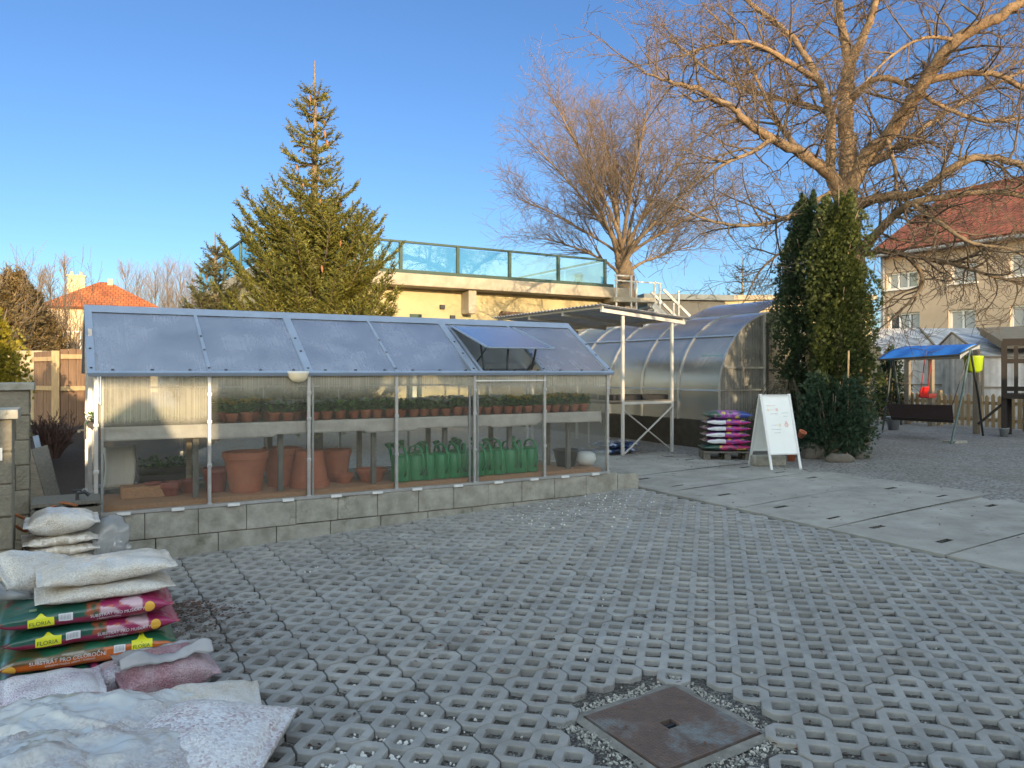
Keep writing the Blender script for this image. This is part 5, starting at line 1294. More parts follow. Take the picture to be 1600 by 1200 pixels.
# --- big walnut tree
wal = thing('walnut_tree', 'big bare spreading tree with sunlit limbs above the dark conifers', 'tree', (0, 0, 0))
tb_ = gp(1335, 695); YT = 14.0
tk = MB(); ra = random.Random(12)
base = Vector((at(1337, 690, YT).x, YT, .2))
main = []
def L_(pts, r0, r1, n=9): pp, rs = limb(tk, [at(*p) for p in pts], r0*.80, r1*.66, n, ra); main.append((pp, rs))
TRK = [(1337, 700, 14), (1335, 560, 14), (1331, 400, 14), (1326, 300, 14), (1325, 220, 14.1), (1322, 150, 14.2), (1327, 92, 14.2)]
L_(TRK, .33, .15, 14)
L_([(1327, 95, 14.2), (1315, 40, 14.3), (1309, -20, 14.5), (1305, -90, 14.6)], .12, .06)
L_([(1327, 100, 14.2), (1350, 55, 14.0), (1368, 5, 13.8), (1372, -60, 13.6)], .125, .06)
L_([(1326, 300, 14), (1352, 245, 13.8), (1388, 212, 13.5), (1440, 135, 13.0), (1495, 62, 12.6), (1558, 28, 12.3), (1610, -4, 12.1), (1680, -30, 12)], .20, .09, 11)
L_([(1440, 135, 13), (1456, 125, 13), (1518, 114, 12.8), (1560, 118, 12.7), (1610, 142, 12.6), (1650, 150, 12.6)], .10, .04)
L_([(1326, 318, 14), (1298, 275, 13.8), (1252, 240, 13.5), (1205, 216, 13.1), (1168, 192, 12.8), (1143, 168, 12.6), (1087, 138, 12.4), (1048, 128, 12.2), (1005, 112, 12.2)], .17, .022, 11)
L_([(1322, 330, 14), (1300, 286, 13.9), (1298, 230, 13.9), (1297, 174, 14), (1277, 122, 14.2), (1241, 62, 14.4), (1204, 30, 14.5), (1162, -4, 14.6), (1130, -40, 14.7)], .14, .05)
L_([(1327, 160, 14.2), (1340, 146, 14.0), (1374, 122, 13.6), (1420, 134, 13.3), (1466, 163, 13.0), (1536, 189, 12.8), (1605, 184, 12.7)], .10, .035)
L_([(1330, 330, 14), (1349, 317, 13.6), (1385, 307, 13.2), (1436, 300, 12.8), (1497, 256, 12.4), (1549, 246, 12.2), (1605, 261, 12), (1660, 275, 12)], .14, .06)
L_([(1334, 395, 14), (1356, 378, 13.6), (1395, 340, 13.2), (1426, 318, 12.8), (1500, 304, 12.4), (1560, 300, 12.2), (1620, 312, 12)], .12, .05)
L_([(1334, 405, 14), (1372, 392, 13.6), (1415, 398, 13.2), (1487, 412, 12.8), (1533, 426, 12.6), (1610, 448, 12.4)], .085, .03)
L_([(1330, 345, 14), (1345, 270, 14.5), (1420, 216, 15), (1520, 150, 15.6), (1620, 100, 16)], .11, .04)
L_([(1300, 300, 14), (1262, 322, 13.6), (1221, 343, 13.2), (1170, 352, 12.8), (1110, 345, 12.5), (1050, 318, 12.4)], .075, .02)
L_([(1320, 360, 14), (1280, 372, 14.4), (1225, 392, 14.8), (1190, 420, 15), (1172, 450, 15.1)], .07, .018)
L_([(1277, 125, 14.2), (1225, 92, 13.6), (1170, 66, 13.2), (1110, 72, 12.9), (1060, 88, 12.7)], .075, .02)
L_([(1205, 216, 13.1), (1180, 235, 12.9), (1135, 255, 12.7), (1088, 290, 12.6), (1050, 330, 12.5)], .06, .015)
L_([(1252, 241, 13.5), (1215, 190, 13.8), (1180, 120, 14), (1150, 60, 14.2), (1100, 10, 14.3)], .07, .02)
L_([(1385, 212, 13.5), (1398, 260, 13.2), (1402, 300, 13.1), (1420, 350, 13)], .06, .02)
L_([(1415, 398, 13.2), (1438, 425, 13), (1440, 448, 13), (1424, 468, 12.9), (1402, 492, 12.9)], .055, .02)
L_([(1426, 318, 12.8), (1470, 350, 12.4), (1520, 380, 12.2), (1580, 390, 12.1), (1640, 420, 12)], .06, .02)
L_([(1495, 62, 12.6), (1440, 60, 12.4), (1390, 90, 12.2), (1350, 130, 12)], .05, .015)
L_([(1325, 200, 14.1), (1280, 170, 14.8), (1200, 150, 15.3), (1120, 120, 15.6), (1050, 60, 15.8)], .09, .025)
L_([(1370, 0, 13.8), (1430, -20, 13.6), (1500, -60, 13.5)], .05, .02)
tk.build('trunk', m_bark, wal, smooth=True)
cr_ = MB()
for pp, rs in main[1:]:
    tot = sum((pp[i+1]-pp[i]).length for i in range(len(pp)-1)); nsec = int(tot/.14)
    for k in range(nsec):
        t = .14+.86*(k+ra.random())/nsec; i = min(len(pp)-2, int(t*(len(pp)-1)))
        d0 = (pp[i+1]-pp[i]).normalized(); ax = Vector((ra.uniform(-1, 1), ra.uniform(-1, 1), ra.uniform(-.7, 1))); ax = (ax-d0*ax.dot(d0)).normalized()
        a = ra.uniform(.6, 1.25); L = ra.uniform(.55, 1.5)*(1.05-.35*t)
        twig(cr_, pp[i].lerp(pp[i+1], ra.random()), d0*math.cos(a)+ax*math.sin(a), L, min(rs[i]*.6, .009+.014*L), 2, ra, .34, .03, 6)
    twig(cr_, pp[-1], pp[-1]-pp[-2], 1.2, rs[-1], 2, ra, .28, .02, 6)
cr_.build('crown', m_twig, wal, smooth=True)
# --- fan shaped bare tree beyond the terrace
fan = thing('bare_fan_tree', 'bare tree with upswept fan of thin branches behind the end of the glass terrace', 'tree', (0, 0, 0))
YF = 25.0; tk = MB(); cr_ = MB(); ra = random.Random(31)
b0 = Vector((at(975, 0, YF).x, YF, .2)); top = at(972, 408, YF)
limb(tk, [b0, at(978, 470, YF), at(978, 435, YF), top], .34, .25, 12, ra)
ends = [(808, 330), (822, 250), (850, 195), (885, 150), (925, 128), (965, 135), (1010, 140), (1050, 165), (1090, 210), (1118, 260), (1130, 320), (835, 385), (1110, 370), (940, 175), (1000, 190), (880, 230), (1045, 240), (905, 320), (1060, 320)]
for i, (u, v) in enumerate(ends):
    dy = ra.uniform(-3.0, 3.0); e = at(u, v, YF); e.y += dy
    s0 = top+Vector((ra.uniform(-.15, .15), ra.uniform(-.15, .15), ra.uniform(-.5, .1)))
    mid = s0.lerp(e, .38)+Vector(((e.x-s0.x)*-.08, -dy*.08, .10)); m2 = s0.lerp(e, .72)+Vector(((e.x-s0.x)*-.03, 0, .12))
    if u == 835: s0.z -= .3
    pp, rs = limb(tk, [s0, s0.lerp(mid, .5)+Vector(((e.x-s0.x)*-.03, 0, .02)), mid, m2, e], ra.uniform(.06, .10), .012, 7, ra)
    for k in range(34):
        t = .46+.54*(k+ra.random())/34; j = min(len(pp)-2, int(t*(len(pp)-1)))
        d0 = (pp[j+1]-pp[j]).normalized(); ax = Vector((ra.uniform(-1, 1), ra.uniform(-1, 1), ra.uniform(-.2, 1))); ax = (ax-d0*ax.dot(d0)).normalized()
        a = ra.uniform(.35, .8); twig(cr_, pp[j], d0*math.cos(a)+ax*math.sin(a), ra.uniform(.8, 2.0)*(1.1-.4*t), min(.024, rs[j]*.5), 2, ra, .15, .025, 5, (.45, .95), (.4, .65))
tk.build('trunk', m_bark, fan, smooth=True); cr_.build('crown', m_twig2, fan, smooth=True)
# --- conifer foliage: sprays of short needles along twigs
def needles(mb, p, d, L, ra, n=9, w_=.010, ln=.055):
    d = d.normalized(); x = d.orthogonal().normalized(); y = d.cross(x)
    for k in range(n):
        t = (k+ra.random())/n; a = ra.uniform(0, 6.283); o = x*math.cos(a)+y*math.sin(a)
        q = p+d*(L*t); tip = q+(d*.55+o*.8)*ln*ra.uniform(.75, 1.2); s = d.cross(o)*w_
        mb.add([q-s, q+s, tip], [(0, 1, 2)])
    mb.add([p-x*w_*.7, p+x*w_*.7, p+d*L], [(0, 1, 2)])
def spruce(base, H, R0, prof, label, seed, mats, z0=.6, dens=1.0, cones=0, whorl=.27, group=None):
    t = thing('spruce_tree', label, 'tree', base, 0, group); ra = random.Random(seed)
    tk = MB(); fo = MB(); br = MB(); tips = []
    tk.tube([(0, 0, 0), (.02, 0, H*.3), (-.01, .01, H*.6), (.01, 0, H*.85), (0, 0, H)], [.14*H/6.5, .11*H/6.5, .07*H/6.5, .03, .008], 8)
    z_ = z0
    while z_ < H*.94-.1:
        f = (z_-z0)/(H-z0); Rz = R0*prof(f); nb = max(4, int((13 if f < .55 else 6)*dens)); a0 = ra.random()*6.28
        for k in range(nb):
            a = a0+k*6.283/nb+ra.uniform(-.25, .25); L = Rz*ra.uniform(.72, 1.12)
            if L < .05: continue
            zz = z_+ra.uniform(-.08, .08); dirh = Vector((math.cos(a), math.sin(a), 0)); droop = -.12+.25*f; lift = ra.uniform(.30, .62) if f < .6 else ra.uniform(.2, .5)
            pts = []
            for i in range(9):
                s = i/8; pts.append(Vector((0, 0, zz))+dirh*(L*s)+Vector((0, 0, L*(droop*s*1.2-.18*math.sin(s*3.0)*(1-f)+lift*s**3))))
            br.tube(pts, [.018*(1-i/9)+.003 for i in range(9)], 4, cap=False)
            tips.append((pts[5], dirh, L))
            side = Vector((-dirh.y, dirh.x, 0)); ns = max(3, int(L*(18 if f < .6 else 12)*dens))
            for i in range(ns):
                s = .18+.82*(i+ra.random())/ns; j = min(7, int(s*8)); q = pts[j].lerp(pts[j+1], s*8-j); ax = (pts[j+1]-pts[j]).normalized()
                for sg in (-1, 1):
                    l2 = (.10+.30*L*(1-s)*.8+.05)*ra.uniform(.7, 1.2); dd = (ax*.75+side*sg*.8+Vector((0, 0, ra.uniform(-.35, .25)))).normalized()
                    m_ = max(1, int(l2/.075))
                    for h_ in range(m_):
                        needles(fo, q+dd*(l2*h_/m_), (dd+Vector((0, 0, .12*h_))).normalized(), l2/m_*1.25, ra, 9)
                needles(fo, q, (ax+Vector((0, 0, .3))).normalized(), .10, ra, 9)
            for i in range(3): needles(fo, pts[8]+(pts[8]-pts[7]).normalized()*(.05*i-.05), (pts[8]-pts[7]), .09, ra, 8)
        z_ += whorl*(1-.35*f if f < .55 else 1.0)*ra.uniform(.85, 1.15)
    for i in range(int(H*4)):
        q = Vector((0, 0, H-.05-i*.09))
        if 2 < i < 20 and i % 2: needles(fo, q, Vector((ra.uniform(-.5, .5), ra.uniform(-.5, .5), .9)), .07, ra, 7, .006, .035)
    tk.build('trunk', m_bark, t, smooth=True); br.build('branches', m_twig, t); fo.build('foliage', mats, t)
    cs = [q for q in tips if .4 < q[0].z/H < .95 or ra.random() < .25]; ra.shuffle(cs)
    first = None
    for q, dh, L in cs[:cones]:
        loc = q+Vector((ra.uniform(-.05, .05), ra.uniform(-.05, .05), -.03))
        if first is None:
            first = MB().lathe([(.006, 0), (.017, -.02), (.021, -.06), (.014, -.10), (.003, -.125)], n=8).build('cone', m_cone, t, smooth=True); first.location = loc
        else:
            c = first.copy(); COL.objects.link(c); c.parent = t; c.location = loc; c.rotation_euler = (ra.uniform(-.2, .2), ra.uniform(-.2, .2), 0)
    return t
m_cone = M('spruce_cone', (.36, .17, .08), .8, .4, 40, .3)
m_spruce = leafmat('spruce_needle', (.065, .078, .012), (.20, .18, .028), .22, .35, .9)
m_spruce2 = leafmat('grey_spruce_needle', (.06, .075, .03), (.15, .13, .05), .22, .35, .9)
q = at(487, 0, 13.0); Hs = at(0, 95, 13).z-.28
def pr(f):
    pts = [(0, 1), (.34, .95), (.45, .8), (.52, .66), (.58, .52), (.64, .36), (.74, .27), (.82, .2), (.93, .10), (1, .03)]
    for (a, x), (b, y) in zip(pts, pts[1:]):
        if f <= b: return x+(y-x)*(f-a)/(b-a)
    return .03
spruce(Vector((q.x+.05, 13.0, .28)), Hs, 1.50, pr, 'tall spruce with a bare thin leader rising behind the gabled greenhouse', 3, m_spruce, .7, 1.0, 44)
q = at(336, 0, 14.6); spruce(Vector((q.x, 14.6, .28)), at(0, 362, 14.6).z-.28, .95, lambda f: (1-f)*.95+.04, 'small greyish spruce left of the tall spruce behind the greenhouse roof', 5, m_spruce2, .8, .9, 6, .22)
# --- columnar thujas
def thuja(base, H, rad_, label, seed, mat, n=5200, size=.066, name='columnar_thuja', bent=0, group=None):
    t = thing(name, label, 'tree', base, 0, group); ra = random.Random(seed); fo = MB()
    plumes = []
    for k in range(70):          # flame shaped plumes stacked up the column
        f = (k+ra.random())/70; zt = f*H*.93; r = rad_(f); aa = ra.uniform(0, 6.283); off = r*ra.uniform(.35, .80)
        plumes.append((off*math.cos(aa), off*math.sin(aa), max(0, zt-.25), ra.uniform(.7, 1.15)*min(1.0, .5+r), max(.07, r*ra.uniform(.36, .64))))
    for _ in range(n):
        px, py, pz, pl_, pr_ = plumes[int(ra.random()*70)]
        g_ = ra.random()**.8; a = ra.uniform(0, 6.283); rr = pr_*(math.sin(min(1, .18+g_*1.5)*1.57)*(1-g_)**.6*1.5+.04)*(1-.45*ra.random()**2)
        z_ = pz+g_*pl_; f = z_/H
        p = Vector((px+rr*math.cos(a)+bent*f, py+rr*math.sin(a), z_)); out = Vector((px*1.2+rr*math.cos(a), py*1.2+rr*math.sin(a), 0)); out = out.normalized() if out.length > .01 else Vector((1, 0, 0))
        d = (out*ra.uniform(.25, .9)+Vector((ra.uniform(-.25, .25), ra.uniform(-.25, .25), ra.uniform(.45, 1.1)))).normalized()
        x = d.cross(Vector((ra.uniform(-1, 1), ra.uniform(-1, 1), ra.uniform(-.3, .3)))).normalized(); s = size*ra.uniform(.6, 1.25)
        for k in (-2, -1, 0, 1, 2):
            dd = (d+x*k*.38).normalized(); l = s*(1-.13*abs(k)); w_ = x.cross(dd).cross(dd).normalized()*s*.085
            b = p+d*(.05*abs(k)*s); fo.add([b, b+dd*l*.55+w_, b+dd*l, b+dd*l*.55-w_], [(0, 1, 2, 3)])
    tk = MB(); tk.tube([(0, 0, -.05), (bent*.3, 0, H*.3), (bent*.8, 0, H*.8)], [.09, .07, .02], 8)
    for k in range(26):
        z_ = H*(.1+.8*ra.random()); a = ra.uniform(0, 6.28); r = rad_(z_/H)*.75; tk.tube([(bent*z_/H, 0, z_), (r*.6*math.cos(a)+bent*z_/H, r*.6*math.sin(a), z_+.2), (r*math.cos(a)+bent*z_/H, r*math.sin(a), z_+.5)], [.02, .014, .006], 5)
    tk.build('trunk', m_bark, t, smooth=True); fo.build('foliage', mat, t); return t
m_thuja = leafmat('thuja_spray', (.022, .044, .010), (.078, .09, .016), .2, .35, 1.0)
m_thuja_dark = leafmat('dark_thuja_spray', (.012, .030, .012), (.028, .052, .018), .15, .35, 1.0)
m_juniper = leafmat('blue_green_juniper', (.016, .042, .024), (.036, .072, .036), .15, .35, 1.4)
def rr_(pts):
    def fn(f):
        for (a, ra_), (b, rb) in zip(pts, pts[1:]):
            if f <= b: return ra_+(rb-ra_)*(f-a)/(b-a)
        return pts[-1][1]
    return fn
q = gp(1311, 712); thuja(q, 4.05, rr_([(0, .34), (.15, .42), (.3, .50), (.55, .52), (.75, .45), (.9, .30), (1, .05)]), 'sunlit yellowish green columnar conifer on the right beside the A-board', 4, m_thuja, 25000)
q = gp(1262, 702); q = Vector((at(1264, 0, 12.6).x, 12.6, .29)); thuja(q, 4.22, rr_([(0, .26), (.2, .36), (.3, .44), (.38, .58), (.65, .54), (.85, .38), (1, .05)]), 'shaded columnar conifer left of the sunlit one', 6, m_thuja_dark, 24000)  # darker foliage colour stands in for the shade on this column
q = gp(1302, 716); thuja(q, .85, rr_([(0, .50), (.35, .52), (.7, .40), (1, .1)]), 'low blue green shrub at the foot of the columnar conifers', 8, m_juniper, 9000, .062, 'juniper_shrub')
q = at(1391, 0, 19.3); thuja(Vector((q.x, 19.3, .3)), 1.78, rr_([(0, .40), (.3, .45), (.7, .25), (1, .03)]), 'small dark cone shaped thuja behind the picket fence', 9, m_thuja_dark, 4000, .07, 'cone_thuja')
q = at(5, 0, 8.6); thuja(Vector((q.x-.15, 8.6, .28)), at(0, 508, 8.6).z-.28, rr_([(0, .3), (.5, .38), (.8, .30), (1, .1)]), 'golden green thuja behind the block wall at the left edge', 10, leafmat('golden_thuja_spray', (.16, .15, .012), (.34, .27, .025), .25, .3, 2), 7000, .065, 'golden_thuja')
# thin lit stake, weeping shrub and stones at the foot of the conifers
a, b = at(1326, 548, 11.2), gp(1323, 716); tag(MB().tube([a, b], .014, 8).build('garden_stake', M('pale_stake', (.50, .36, .20), .8)), 'thin pale wooden stake standing against the sunlit conifer', 'stake')
ws = thing('weeping_shrub', 'leafless weeping shrub with arching twigs behind the A-board', 'shrub', gp(1232, 704)); ra = random.Random(19); m = MB()
m.tube([(0, 0, 0), (.02, 0, .5), (0, .02, 1.05)], [.035, .028, .02], 7); m.build('trunk', m_bark, ws, smooth=True); m = MB()
for k in range(110):
    a = ra.uniform(0, 6.28); r = ra.uniform(.25, .62); h = ra.uniform(.95, 1.25); dx, dy = math.cos(a), math.sin(a)
    pts = [Vector((dx*r*s, dy*r*s, 1.0+(h-1)*math.sin(min(1, s*1.8)*1.57)-ra.uniform(.7, 1.05)*max(0, s-.35)**1.6)) for s in (0, .25, .5, .75, 1, 1.15)]
    m.tube(smoothpath(pts, 3), .004, 3, cap=False)
m.build('crown', M('weeping_twig', (.13, .11, .075), .85, .3, 5, 0, island=.3), ws)
ra = random.Random(23)
m_stone = M('field_stone', (.17, .15, .125), .95, .4, 5, .8, 20)
def rock(p, sx, sy, sz, lab, seed, mat=m_stone):
    def fn(u, v):
        a = u*6.2832; b = (v-.5)*3.1416; d = Vector((math.cos(a)*math.cos(b), math.sin(a)*math.cos(b), math.sin(b)))
        k = 1+.25*noise.noise(d*1.6+Vector((seed, 0, 0))); d2 = Vector((sp(d.x, .7)*sx, sp(d.y, .7)*sy, sp(d.z, .7)*sz)); return d2*k
    o = MB().grid(fn, 20, 12).build('rock', mat, smooth=True); o.location = p+Vector((0, 0, sz*.6)); tag(o, lab, 'stone'); return o
rock(gp(1270, 716), .16, .12, .14, 'rounded brown stone right of the A-board legs', 1); rock(gp(1312, 722), .18, .10, .08, 'flat stone edging the conifer bed in the middle', 2); rock(gp(1345, 716), .15, .10, .06, 'small flat stone at the right end of the conifer bed edge', 3)
q = gp(1200, 727); o = MB().box((0, 0, .07), (.46, .16, .15)).build('stone_block', m_conc, bevel=.02); place(o, q, rad(6)); tag(o, 'long stone block lying behind the front legs of the A-board', 'stone')
o = pot_mb(.07, .15).build('terracotta_pot', m_terra, smooth=True); o.location = gp(1241, 722)+Vector((0, .12, 0)); tag(o, 'narrow terracotta pot standing behind the lower edge of the A-board', 'plant pot')
o = pot_mb(.055, .10).build('terracotta_pot', m_terra, smooth=True); o.location = at(1250, 683, 10.9); o.rotation_euler = (.5, .3, 0); tag(o, 'small tilted terracotta pot hanging in the shrub beside the A-board', 'plant pot')
# --- shrubs and hedges at the back left
def bush(base, rx, ry, h, lab, seed, mat_leaf, nleaf, leaf=.08, ntw=40, name='garden_bush', twm=None, group=None, cat='shrub'):
    t = thing(name, lab, cat, base, 0, group); ra = random.Random(seed); tw = MB(); fo = MB()
    for k in range(ntw):
        a = ra.uniform(0, 6.28); s = ra.uniform(0, .9); d = Vector((math.cos(a)*rx*s/h, math.sin(a)*ry*s/h, 1)).normalized()
        twig(tw, Vector((math.cos(a)*rx*.25*s, math.sin(a)*ry*.25*s, 0)), d, h*ra.uniform(.75, 1.05), .022, 2, ra, .12, .05, 6, (.3, .7), (.25, .45))
    tw.build('twigs', twm or m_twig2, t)
    if nleaf:
        for _ in range(nleaf):
            a = ra.uniform(0, 6.28); f = ra.random(); env = math.sin(min(1, (1-f)*1.6+.08)*1.57)*(.75+.25*min(1, f*3)); k = (1+.3*noise.noise(Vector((math.cos(a)*2+seed, math.sin(a)*2, f*5))))*(1-.5*ra.random()**2)
            p = Vector((math.cos(a)*rx*env*k, math.sin(a)*ry*env*k, .05+f*h*(.95+.1*noise.noise(Vector((math.cos(a)*3, math.sin(a)*3, seed))))))
            needles(fo, p, Vector((math.cos(a)*.6+ra.uniform(-.4, .4), math.sin(a)*.6+ra.uniform(-.4, .4), ra.uniform(.1, 1))), leaf*1.6, ra, 6, leaf*.14, leaf)
        fo.build('foliage', mat_leaf, t)
    return t
m_brownleaf = leafmat('olive_brown_needle', (.10, .075, .03), (.20, .135, .05), .2, .35, 1)
q = at(22, 0, 20); bush(Vector((q.x, 20, .3)), 1.05, 1.0, at(0, 428, 20).z-.3, 'big olive brown bushy conifer at the left behind the wall', 41, m_brownleaf, 5200, .12, 14)
q = at(-30, 0, 19); bush(Vector((q.x, 19, .3)), 1.2, 1.0, at(0, 440, 19).z-.3, 'olive brown conifer cut by the left edge of the picture', 42, m_brownleaf, 3200, .12, 10)
q = at(105, 0, 21); bush(Vector((q.x, 21, .3)), 1.3, .8, at(0, 470, 21).z-.3, 'bare thorny shrub before the wall of the orange roofed house', 43, None, 0, ntw=30, twm=m_twig)
q = at(82, 0, 9.3); bush(Vector((q.x, 9.3, .55)), .30, .3, .42, 'dark bare shrub on the earth bank behind the leaning planks', 44, None, 0, ntw=26, twm=M('dark_red_twig', (.10, .06, .05), .9))
# far bare saplings whose tops stand above the roofs
ra = random.Random(77)
for k, (u, v, Y, wd) in enumerate(((62, 425, 34, 1.0), (78, 415, 36, .8), (101, 405, 35, .9), (128, 440, 60, 1.6), (196, 415, 58, 1.6), (214, 430, 62, 2.2), (242, 425, 58, 2.2), (262, 420, 60, 2.0), (282, 425, 57, 2.2), (300, 430, 60, 2.0))):
    q = at(u, 0, Y); h = at(0, v, Y).z-.3
    t = thing('bare_sapling', ['thin bare poplar sapling at the left of the orange roof', 'second bare poplar sapling left of the orange roof', 'tallest bare poplar sapling just left of the chimney', 'bare sapling behind the chimney of the orange roofed house', 'bare sapling behind the right slope of the orange roof', 'loose bare tree right of the orange roof', 'bare tree with feathery twigs between the orange roof and the small spruce', 'tall bare feathery tree between the orange roof and the small spruce', 'bare feathery tree close to the small spruce', 'bare feathery tree partly behind the small spruce'][k], 'tree', (q.x, Y, .3))
    tk = MB(); cw = MB(); tk.tube([(0, 0, 0), (.05, 0, h*.5), (0, 0, h)], [.08, .05, .012], 6)
    for j in range(46 if wd > 1.2 else 24):
        zz = h*(.25+.7*ra.random()); a = ra.uniform(0, 6.28); f = 1-zz/h
        twig(cw, Vector((0, 0, zz)), Vector((math.cos(a)*.45, math.sin(a)*.45, 1)), wd*(.5+1.4*f), .02, 2, ra, .10, .06, 5, (.25, .6), (.35, .6))
    tk.build('trunk', m_twig2, t); cw.build('crown', m_twig2, t)
q = at(1160, 0, 34); spruce(Vector((q.x, 34, .3)), at(0, 398, 34).z-.3, 1.5, lambda f: (1-f)*.95+.04, 'far dark conifer between the fan tree and the columnar conifers', 15, m_thuja_dark, 2.0, .5, 0, .5)
for k, (u, v, Y, rx) in enumerate(((1105, 470, 36, 2.6), (1320, 520, 40, 3.0), (1190, 500, 42, 3.0))):
    q = at(u, 0, Y); bush(Vector((q.x, Y, .3)), rx, 1.4, at(0, v, Y).z-.3, ['far brown hedge bush behind the dark grey shed', 'far brown bush beyond the walnut trunk', 'far brown bush behind the yellow annex'][k], 60+k, m_brownleaf, 1500, .2, 8)
# ================================================================ buildings
def wallholes(L, H, holes, T, depth=.14, both=False):
    """a wall in the x-z plane, its face at y=0, with real openings (x0, x1, z0, z1) and reveals depth deep"""
    m = MB(); xs_ = sorted({0, L, *[h[i] for h in holes for i in (0, 1)]}); zs = sorted({0, H, *[h[i] for h in holes for i in (2, 3)]})
    for i in range(len(xs_)-1):
        for k in range(len(zs)-1):
            a, b, c, d = xs_[i], xs_[i+1], zs[k], zs[k+1]
            if any(h[0] < (a+b)/2 < h[1] and h[2] < (c+d)/2 < h[3] for h in holes): continue
            m.quad((a, 0, c), (b, 0, c), (b, 0, d), (a, 0, d)); m.quad((b, T, c), (a, T, c), (a, T, d), (b, T, d))
    for x0, x1, z0, z1 in holes:
        for p, q in (((x0, z0), (x1, z0)), ((x1, z0), (x1, z1)), ((x1, z1), (x0, z1)), ((x0, z1), (x0, z0))):
            m.quad((p[0], 0, p[1]), (q[0], 0, q[1]), (q[0], T, q[1]), (p[0], T, p[1]))
    m.quad((0, 0, 0), (0, T, 0), (0, T, H), (0, 0, H)); m.quad((L, 0, 0), (L, 0, H), (L, T, H), (L, T, 0)); m.quad((0, 0, H), (0, T, H), (L, T, H), (L, 0, H))
    return m
m_yellow_wall = M('yellow_render', (.47, .405, .235), .95, .3, 1.6, .3, 25, col2=(.36, .305, .18), spots=((.28, .24, .16), 2.2, .66))
m_conc2 = M('terrace_concrete', (.42, .37, .29), .95, .35, 3, .4, 30, col2=(.27, .235, .18))
m_rail_green = M('dark_green_steel', (.030, .065, .05), .5, .3, 6, .05)
m, nt, out = newmat('blue_tinted_glass')
tr = N(nt, 'ShaderNodeBsdfTransparent', Color=(.60, .80, .84, 1)); gl = N(nt, 'ShaderNodeBsdfGlossy', Roughness=.03); df = N(nt, 'ShaderNodeBsdfDiffuse', Color=(.25, .55, .62, 1))
mx0 = N(nt, 'ShaderNodeMixShader', Fac=.10); nt.links.new(tr.outputs[0], mx0.inputs[1]); nt.links.new(df.outputs[0], mx0.inputs[2])
mx = N(nt, 'ShaderNodeMixShader', Fac=.07); nt.links.new(mx0.outputs[0], mx.inputs[1]); nt.links.new(gl.outputs[0], mx.inputs[2]); nt.links.new(mx.outputs[0], out.inputs[0]); m_blueglass = m
def mkglass(name, col=(.06, .075, .09), rough=.06):
    m, nt, out = newmat(name); b = N(nt, 'ShaderNodeBsdfPrincipled', Roughness=rough); b.inputs['Base Color'].default_value = c4(col); b.inputs['Specular IOR Level'].default_value = .9
    nt.links.new(b.outputs[0], out.inputs[0]); return m
m_glass = mkglass('window_glass'); m_curtain = M('net_curtain', (.42, .43, .42), .8, .2, 6, .1)
# --- yellow building with a glass railed roof terrace; its front runs along E1
YP = Vector((at(780, 0, 20.0).x, 20.0, .25))
def ta(u, off=0):
    k = (u-800)/F; bx, by = YP.x-E2.x*off, YP.y-E2.y*off
    return (k*by-bx)/(E1.x-k*E1.y)
TL, TRt = ta(405), ta(962); LB_ = TRt-TL
yb = thing('yellow_building', 'yellow rendered building with a blue glass railed roof terrace', 'building', YP+E1*TL, ANG)
zr = 3.62-.25
hx = lambda u: ta(u)-TL
holes = [(hx(640), hx(659), 0, 2.75), (hx(783), hx(903), .55, 2.78)]
wallholes(LB_, zr, holes, .3).build('front_wall', m_yellow_wall, yb)
m = MB(); m.box((.15, 4.3, zr/2), (.3, 8.0, zr)); m.box((LB_-.15, 4.3, zr/2), (.3, 8, zr)); m.box((LB_/2, 8.15, zr/2), (LB_-.7, .3, zr)); m.build('side_walls', m_yellow_wall, yb)
m = MB(); m.box((LB_/2, 3.95, zr+.15), (LB_+.3, 9.0, .29)); m.build('terrace_slab', m_conc2, yb, bevel=.02)
for u in (732, 962): MB().box((hx(u)-.1, -.22, zr-.30), (.22, .42, .58)).build('bracket', m_conc2, yb, bevel=.02)
m = MB(); m.box(((hx(783)+hx(903))/2, .20, 1.66), (hx(903)-hx(783), .06, 2.2)); m.build('shutter_panel', M('pale_yellow_panel', (.62, .55, .30), .8, .2, 2, .1), yb)
m = MB(); m.box(((hx(640)+hx(659))/2, .14, 1.37), (hx(659)-hx(640)-.1, .05, 2.7)); d_ = m.build('door', M('pale_door', (.60, .60, .52), .6, .15, 3, .05), yb)
m = MB(); m.box((hx(659)-.04, .06, 1.37), (.09, .12, 2.74)); m.box((hx(640)+.04, .06, 1.37), (.07, .12, 2.74)); m.box(((hx(640)+hx(659))/2, .06, 2.71), (hx(659)-hx(640), .12, .08)); m.build('door_frame', m_rail_green, d_)
m = MB(); m.tube([(hx(781), -.07, 2.86), (hx(845), -.07, 2.84), (hx(905), -.07, 2.84)], .05, 8); m.tube([(hx(781), -.05, 2.86), (hx(781), -.05, .1)], .04, 8); m.build('rain_pipe', M('brown_pipe', (.16, .10, .06), .6), yb)
for u, z_ in ((690, 2.95), (706, 2.70), (735, 2.62)): MB().box((hx(u), -.04, z_), (.12, .08, .10)).build('wall_fitting', m_dark_metal, yb)
z0r, z1r = zr+.30, zr+1.02
PU = [405, 450, 495, 535, 580, 626, 715, 796, 872, 945]
px_ = [ta(u, .45)-TL for u in PU]
for x in px_: MB().box((x, -.45, (z0r+z1r)/2), (.075, .075, z1r-z0r)).build('railing_post', m_rail_green, yb)
for a, b in zip(px_, px_[1:]): MB().box(((a+b)/2, -.45, (z0r+z1r)/2+.02), (b-a-.09, .012, z1r-z0r-.10)).build('glass_pane', m_blueglass, yb)
